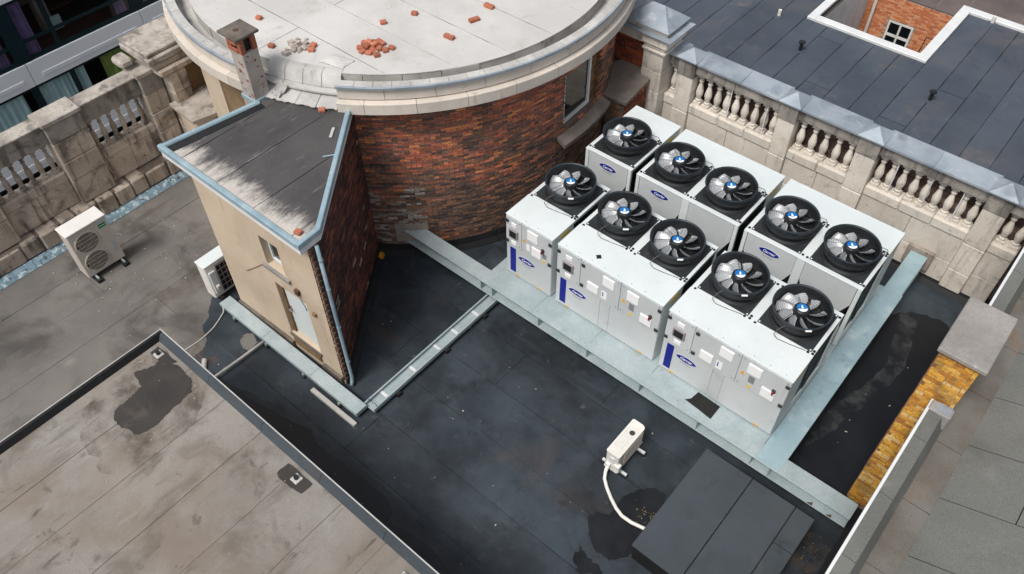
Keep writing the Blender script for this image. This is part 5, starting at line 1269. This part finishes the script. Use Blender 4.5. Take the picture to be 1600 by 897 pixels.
# ---- white unit beside the stair tower (front faces +x)
a2 = thing('air_conditioner', 'white outdoor unit with black grille half hidden behind the stair tower corner', 'air conditioner', (-13.1, -3.6, 0), 'outdoor air conditioning units')
X0, X1, Y0, Y1, Z0, Z1 = -13.25, -12.97, -4.0, -3.15, .10, 1.0
MB().box(X0, X1, Y0, Y1, Z0, Z1, .02).build('casing', 'white_plastic', a2)
MB().box(X0-.01, X1+.01, Y0-.01, Y1+.01, Z1, Z1+.025, .008).build('top_cover', 'white_paint', a2)
go = MB().box(X1, X1+.004, Y0+.22, Y1-.04, Z0+.08, Z1-.08).build('fan_opening', 'dark_void', a2)
gm_ = MB()
for k in range(7): gm_.box(X1+.004, X1+.016, Y0+.22+k*.095, Y0+.232+k*.095, Z0+.08, Z1-.08)
for k in range(6): gm_.box(X1+.004, X1+.016, Y0+.22, Y1-.04, Z0+.08+k*.143, Z0+.092+k*.143)
gm_.build('grille', 'display_frame', go)
MB().box(X1, X1+.05, Y0+.04, Y0+.18, Z0+.15, Z0+.75, .01).build('control_cover', 'panel_grey', a2)
MB().box(X1+.05, X1+.09, Y0+.08, Y0+.15, Z0+.30, Z0+.38, .008).build('isolator', 'white_paint', a2)
MB().box(X1+.09, X1+.10, Y0+.10, Y0+.14, Z0+.30, Z0+.34).build('warning_mark', 'brick_loose', a2)
for yy in (Y0+.12, Y1-.12): MB().box(X0-.03, X1+.08, yy-.04, yy+.04, 0, .098, .008).build('rubber_foot', 'rubber', a2)

# ---- small white unit on the black roof (front faces +x)
a3 = thing('air_conditioner', 'small white outdoor unit standing alone on black roof beside dark hatch', 'air conditioner', (-4.62, -1.56, 0), 'outdoor air conditioning units')
X0, X1, Y0, Y1, Z0, Z1 = -4.745, -4.49, -1.96, -1.17, .10, .62
m = MB(); r_ = .06
outl = [(X0, Y0+.02), (X0+.02, Y0), (X1-.02, Y0), (X1, Y0+.02), (X1, Y1-r_), (X1-.02, Y1-.02), (X1-.07, Y1), (X0+.02, Y1), (X0, Y1-.02)]
m.prism(outl, Z0, Z1-.015).build('casing', 'white_plastic', a3)
MB().prism([(x_+(.006 if x_ > -4.62 else -.006), y_+(.006 if y_ > -1.56 else -.006)) for x_, y_ in outl], Z1-.015, Z1).build('top_cover', 'white_plastic', a3)
MB().prism([(X0+.05, Y0+.10), (X1-.06, Y0+.10), (X1-.06, Y1-.10), (X0+.05, Y1-.10)], Z1, Z1+.006).build('top_panel', 'white_plastic', a3)
MB().lathe([(0, .012), (.042, .010), (.05, 0)], -4.60, -1.42, 16, Z1+.006).build('top_knob', 'damp_felt', a3)
go = MB().box(X1, X1+.003, Y0+.16, Y1-.07, Z0+.05, Z1-.06).build('fan_opening', 'dark_void', a3)
gm_ = MB()
for k in range(8): gm_.box(X1+.003, X1+.014, Y0+.16, Y1-.07, Z0+.05+k*.055, Z0+.066+k*.055)
for k in range(5): gm_.box(X1+.004, X1+.012, Y0+.17+k*.135, Y0+.178+k*.135, Z0+.05, Z1-.06)
gm_.build('grille', 'ac_beige', go)
MB().box(X1-.07, X1+.05, Y0-.035, Y0+.06, Z0+.10, Z0+.28, .012).build('valve_cover', 'white_plastic', a3)
MB().box(X0+.03, X0+.13, Y0-.05, Y0, Z0+.08, Z0+.2, .01).build('pipe_cover', 'white_plastic', a3)
MB().box(X0+.09, X0+.19, Y0-.018, Y0, Z0+.28, Z0+.42, .006).build('handle_recess', 'white_paint', a3)
for yy in (Y0+.1, Y1-.14):
    MB().box(X0-.12, X1+.16, yy-.045, yy+.045, 0, .055, .008).build('rubber_foot', 'rubber', a3)
    MB().box(X0-.10, X1+.15, yy-.022, yy+.022, .055, .098, .004).build('mounting_rail', 'white_paint', a3)
MB().box(X0+.012, X0+.018, Y0-.004, Y0+.0, Z0+.03, Z1-.03).build('panel_joint', 'grey_ink', a3)
for k in range(4): MB().box(X0+.04+k*.045, X0+.046+k*.045, Y0+.16, Y1-.16, Z1+.006, Z1+.009).build('top_rib', 'panel_grey', a3)
MB().box(X0-.008, X1+.004, Y0-.006, Y1+.006, Z0-.002, Z0+.025, .004).build('base_pan', 'panel_grey', a3)
pp = MB().tube([(-4.66, -2.0, .22), (-4.65, -2.05, .12), (-4.60, -2.14, .05), (-4.48, -2.24, .035), (-4.30, -2.36, .035), (-4.13, -2.45, .035), (-3.98, -2.50, .04), (-3.80, -2.50, .05), (-3.62, -2.47, .07), (-3.46, -2.44, .09)], .032, 10).build('lagged_pipe', 'white_plastic', smooth=True)
tag(pp, 'white lagged refrigerant pipe curving from small unit to dark hatch', 'pipe')

# ================================================================== HATCH
ht = thing('roof_hatch', 'dark slate felt covered rectangular hatch box at bottom right', 'hatch', (-2.5, -1.9, 0))
MB().box(-3.46, -1.54, -2.97, -.80, 0, .455).build('kerb', 'bitumen', ht)
for x0_, x1_ in ((-3.50, -2.62), (-2.615, -1.84), (-1.835, -1.50)):
    MB().box(x0_+.004, x1_-.004, -3.0 if x1_ < -1.6 else -1.52, -.775, .456, .50, .008).build('felt_cover', 'hatch_felt', ht)
MB().box(-1.831, -1.504, -3.0, -1.53, .456, .499, .008).build('felt_cover', 'hatch_felt', ht)
MB().box(-3.475, -3.461, -2.95, -.82, .03, .44).build('side_felt', 'bitumen', ht)

# ================================================================== SMALL THINGS
o = MB().prism([(-4.27, -.30), (-4.20, -.22), (-4.17, -.02), (-3.72, -.04), (-3.72, -.36), (-3.95, -.33)], PZ+.007, PZ+.013).build('rubber_mat', 'rubber'); tag(o, 'torn black rubber mat lying on the platform before the right chiller', 'mat')
o = MB().tube([(-11.42, -5.35, .12), (-11.41, -5.15, .11), (-11.39, -4.6, .10), (-11.38, -4.07, .10)], .028, 10).build('drain_pipe', 'pvc_grey', smooth=True); tag(o, 'thin white drain pipe between covered cable tray and lower left block', 'pipe')
o = MB().tube([(-12.66, -4.05, .14), (-12.62, -4.10, .05), (-12.55, -4.28, .02), (-12.48, -4.45, .018), (-12.44, -4.65, .018), (-12.42, -4.85, .018), (-12.45, -5.2, .018), (-12.5, -5.6, .018)], .014, 6).build('cable', 'pvc_grey', smooth=True); tag(o, 'thin pale cable trailing over grey felt from the cable tray end', 'cable')
o = MB().cyl((-11.95, -5.05, .03), (-11.75, -5.22, .03), .05, 12).build('pipe_offcut', 'pvc_grey'); tag(o, 'short pipe offcut lying in the dirt near the lower left block', 'pipe')
o = MB().prism(ragged([(-11.42, -1.0), (-11.30, -1.08), (-11.22, -1.0), (-11.32, -.9)], .02, 3, 4), .02, .10).build('foam_scrap', 'foam'); tag(o, 'yellow foam scrap in the corner between dark brick wall and round tower', 'foam')

# loose bricks
lbm = MB().box(-.105, .105, -.05, .05, 0, .062, .006).mesh('loose_brick', 'brick_loose')
hbm = MB().box(-.06, .06, -.05, .05, 0, .062, .012).mesh('half_brick', 'brick_loose')
DZ = 4.379
def lbrick(x, y, z, a, lab, half=False, grp='loose bricks on the round tower roof', rx=0):
    o = place('half_brick' if half else 'loose_brick', hbm if half else lbm, (x, y, z), rot=(rx, 0, a)); return tag(o, lab, 'brick', grp)
for x, y, a, h, lab in [(-13.28, -1.1, .4, True, 'broken brick half nearest the rendered chimney on the pale round roof'), (-11.55, .26, .3, True, 'single brick half just right of the brick pile'),
        (-12.28, .75, 1.0, True, 'lone brick half behind the pile, at the second roof seam'), (-12.05, 1.35, .5, True, 'lone brick half farthest up the pale roof between two seams'),
        (-10.99, 1.19, .1, False, 'whole orange brick lying nearest the roof edge right of the pile'), (-11.02, 1.91, 1.25, False, 'whole brick lying crosswise at the right of the pale roof'),
        (-11.12, 2.45, .05, False, 'topmost whole brick at the far right on the pale roof'), (-14.21, -.65, .3, True, 'red brick half showing behind the rendered chimney slab')]:
    lbrick(x, y, DZ, a, lab, h)
rg = random.Random(77)
hp = [(-.17, -.12), (-.05, -.17), (.08, -.14), (.19, -.07), (-.20, .02), (-.07, -.03), (.05, -.02), (-.13, .14), (.0, .10), (.12, .08), (.02, .22), (.24, .10)]
for i, (u, v_) in enumerate(hp):
    lbrick(-11.83+u+rg.uniform(-.015, .015), .02+v_+rg.uniform(-.015, .015), DZ, rg.uniform(0, 3.1), 'brick in the small heap at the middle of the pale round roof', i not in (3, 10))
for u, v_ in ((-.04, -.08), (.03, .06), (-.1, .05)):
    lbrick(-11.83+u, .02+v_, DZ+.063, rg.uniform(0, 3.1), 'brick in the small heap at the middle of the pale round roof', True)
for x, y, a, l_ in ((-12.62, -.72, .6, 'brick half lying against the pale rubble heap on the edge side'), (-12.70, -.60, 2, 'brick half lying behind the pale rubble heap on its far side')): lbrick(x, y, DZ, a, l_, True)
lbrick(-11.64, -1.43, 3.93, .9, 'orange brick half on the dark felt of the stair tower roof', True, 'loose bricks on the stair tower roof')
lbrick(-9.62, -3.66, 3.93, .2, 'orange brick half in the front corner of the stair tower roof', True, 'loose bricks on the stair tower roof')
rb_ = thing('rubble_heap', 'pale heap of broken mortar rubble on the round roof near the chimney', 'rubble', (-12.9, -.8, DZ))
for i in range(26):
    x, y = -12.9+rg.gauss(0, .11), -.8+rg.gauss(0, .12); s_ = rg.uniform(.02, .06)
    m = MB(); vs = []
    for sx in (-1, 1):
        for sy in (-1, 1):
            for sz in (0, 1): vs.append((x+sx*s_*rg.uniform(.6, 1.2), y+sy*s_*rg.uniform(.6, 1.2), DZ+sz*s_*rg.uniform(.7, 1.6)))
    m.convex(vs, [(0, 1, 3, 2), (4, 5, 7, 6), (0, 1, 5, 4), (2, 3, 7, 6), (0, 2, 6, 4), (1, 3, 7, 5)]).build('fragment', 'rubble', rb_)
# lifted, blistered felt flap on the drum roof
k = 9; vs = []
for i in range(k):
    for j in range(k):
        u, v_ = i/(k-1), j/(k-1); h = .055*math.sin(math.pi*u)*math.sin(math.pi*v_)
        vs.append((-12.28+.5*u+rg.uniform(-.012, .012), -.86+.34*v_+.1*u+rg.uniform(-.012, .012), DZ+.004+h+rg.uniform(0, .012)))
o = MB().add(vs, [(i*k+j, (i+1)*k+j, (i+1)*k+j+1, i*k+j+1) for i in range(k-1) for j in range(k-1)]).build('felt_blister', 'drum_felt', smooth=False); tag(o, 'lumpy raised felt patch near the edge of the pale round roof', 'felt patch')
# slivers on the stair tower roof
o = MB().box(-.12, .12, -.012, .012, 0, .012).build('metal_sliver', 'blue_metal'); o.location = (-10.62, -2.15, 3.94); o.rotation_euler = (0, 0, .95); tag(o, 'thin blue metal sliver lying on the stair tower roof near its edge', 'sliver')
o = MB().box(-.13, .13, -.025, .025, 0, .012).build('timber_sliver', 'pvc_grey'); o.location = (-11.05, -1.72, 3.94); o.rotation_euler = (0, 0, 2.2); tag(o, 'pale timber sliver lying on the stair tower roof edge', 'sliver')

# tiny litter nobody could count
m = MB(); rg = random.Random(5)
def fleck(x, y, z, s_):
    a = rg.uniform(0, 3.1); c_, s2 = math.cos(a)*s_, math.sin(a)*s_; e_ = rg.uniform(.3, 1)
    p = [(x+c_, y+s2), (x-s2*e_, y+c_*e_), (x-c_, y-s2), (x+s2*e_, y-c_*e_)]
    m.prism(p, z, z+s_*.6)
for i in range(230):
    x, y = rg.uniform(-16.5, -1.2), rg.uniform(-5.6, 5.6)
    if math.hypot(x-XC, y-YC) < 5: continue
    fleck(x, y, .009, rg.choice((.005, .007, .009, .013)) if rg.random() < .95 else .024)
for i in range(60): fleck(rg.gauss(-15.0, .9), rg.gauss(-4.2, .9), .009, rg.uniform(.008, .02))
for i in range(12): fleck(rg.gauss(-3.55, .12), rg.gauss(-2.3, .14), .012, rg.uniform(.006, .012))
for i in range(70): fleck(rg.uniform(-11, -3), rg.uniform(-9, -5.9), ZB+.01, rg.uniform(.006, .012))
for i in range(60):
    r, t_ = 4.2*math.sqrt(rg.random()), rg.uniform(-3.1, .5); fleck(XC+r*math.cos(t_), YC+r*math.sin(t_), DZ, rg.uniform(.006, .014))
m.build('litter', 'fleck', kind='stuff')
m = MB()
for i in range(30): fleck(rg.gauss(-3.62, .10), rg.gauss(-2.25, .10), .014, rg.uniform(.006, .014))
for i in range(18): fleck(rg.gauss(-1.30, .10), rg.gauss(-1.1, .22), .014, rg.uniform(.005, .012))
m.build('dead_leaves', 'moss', kind='stuff')
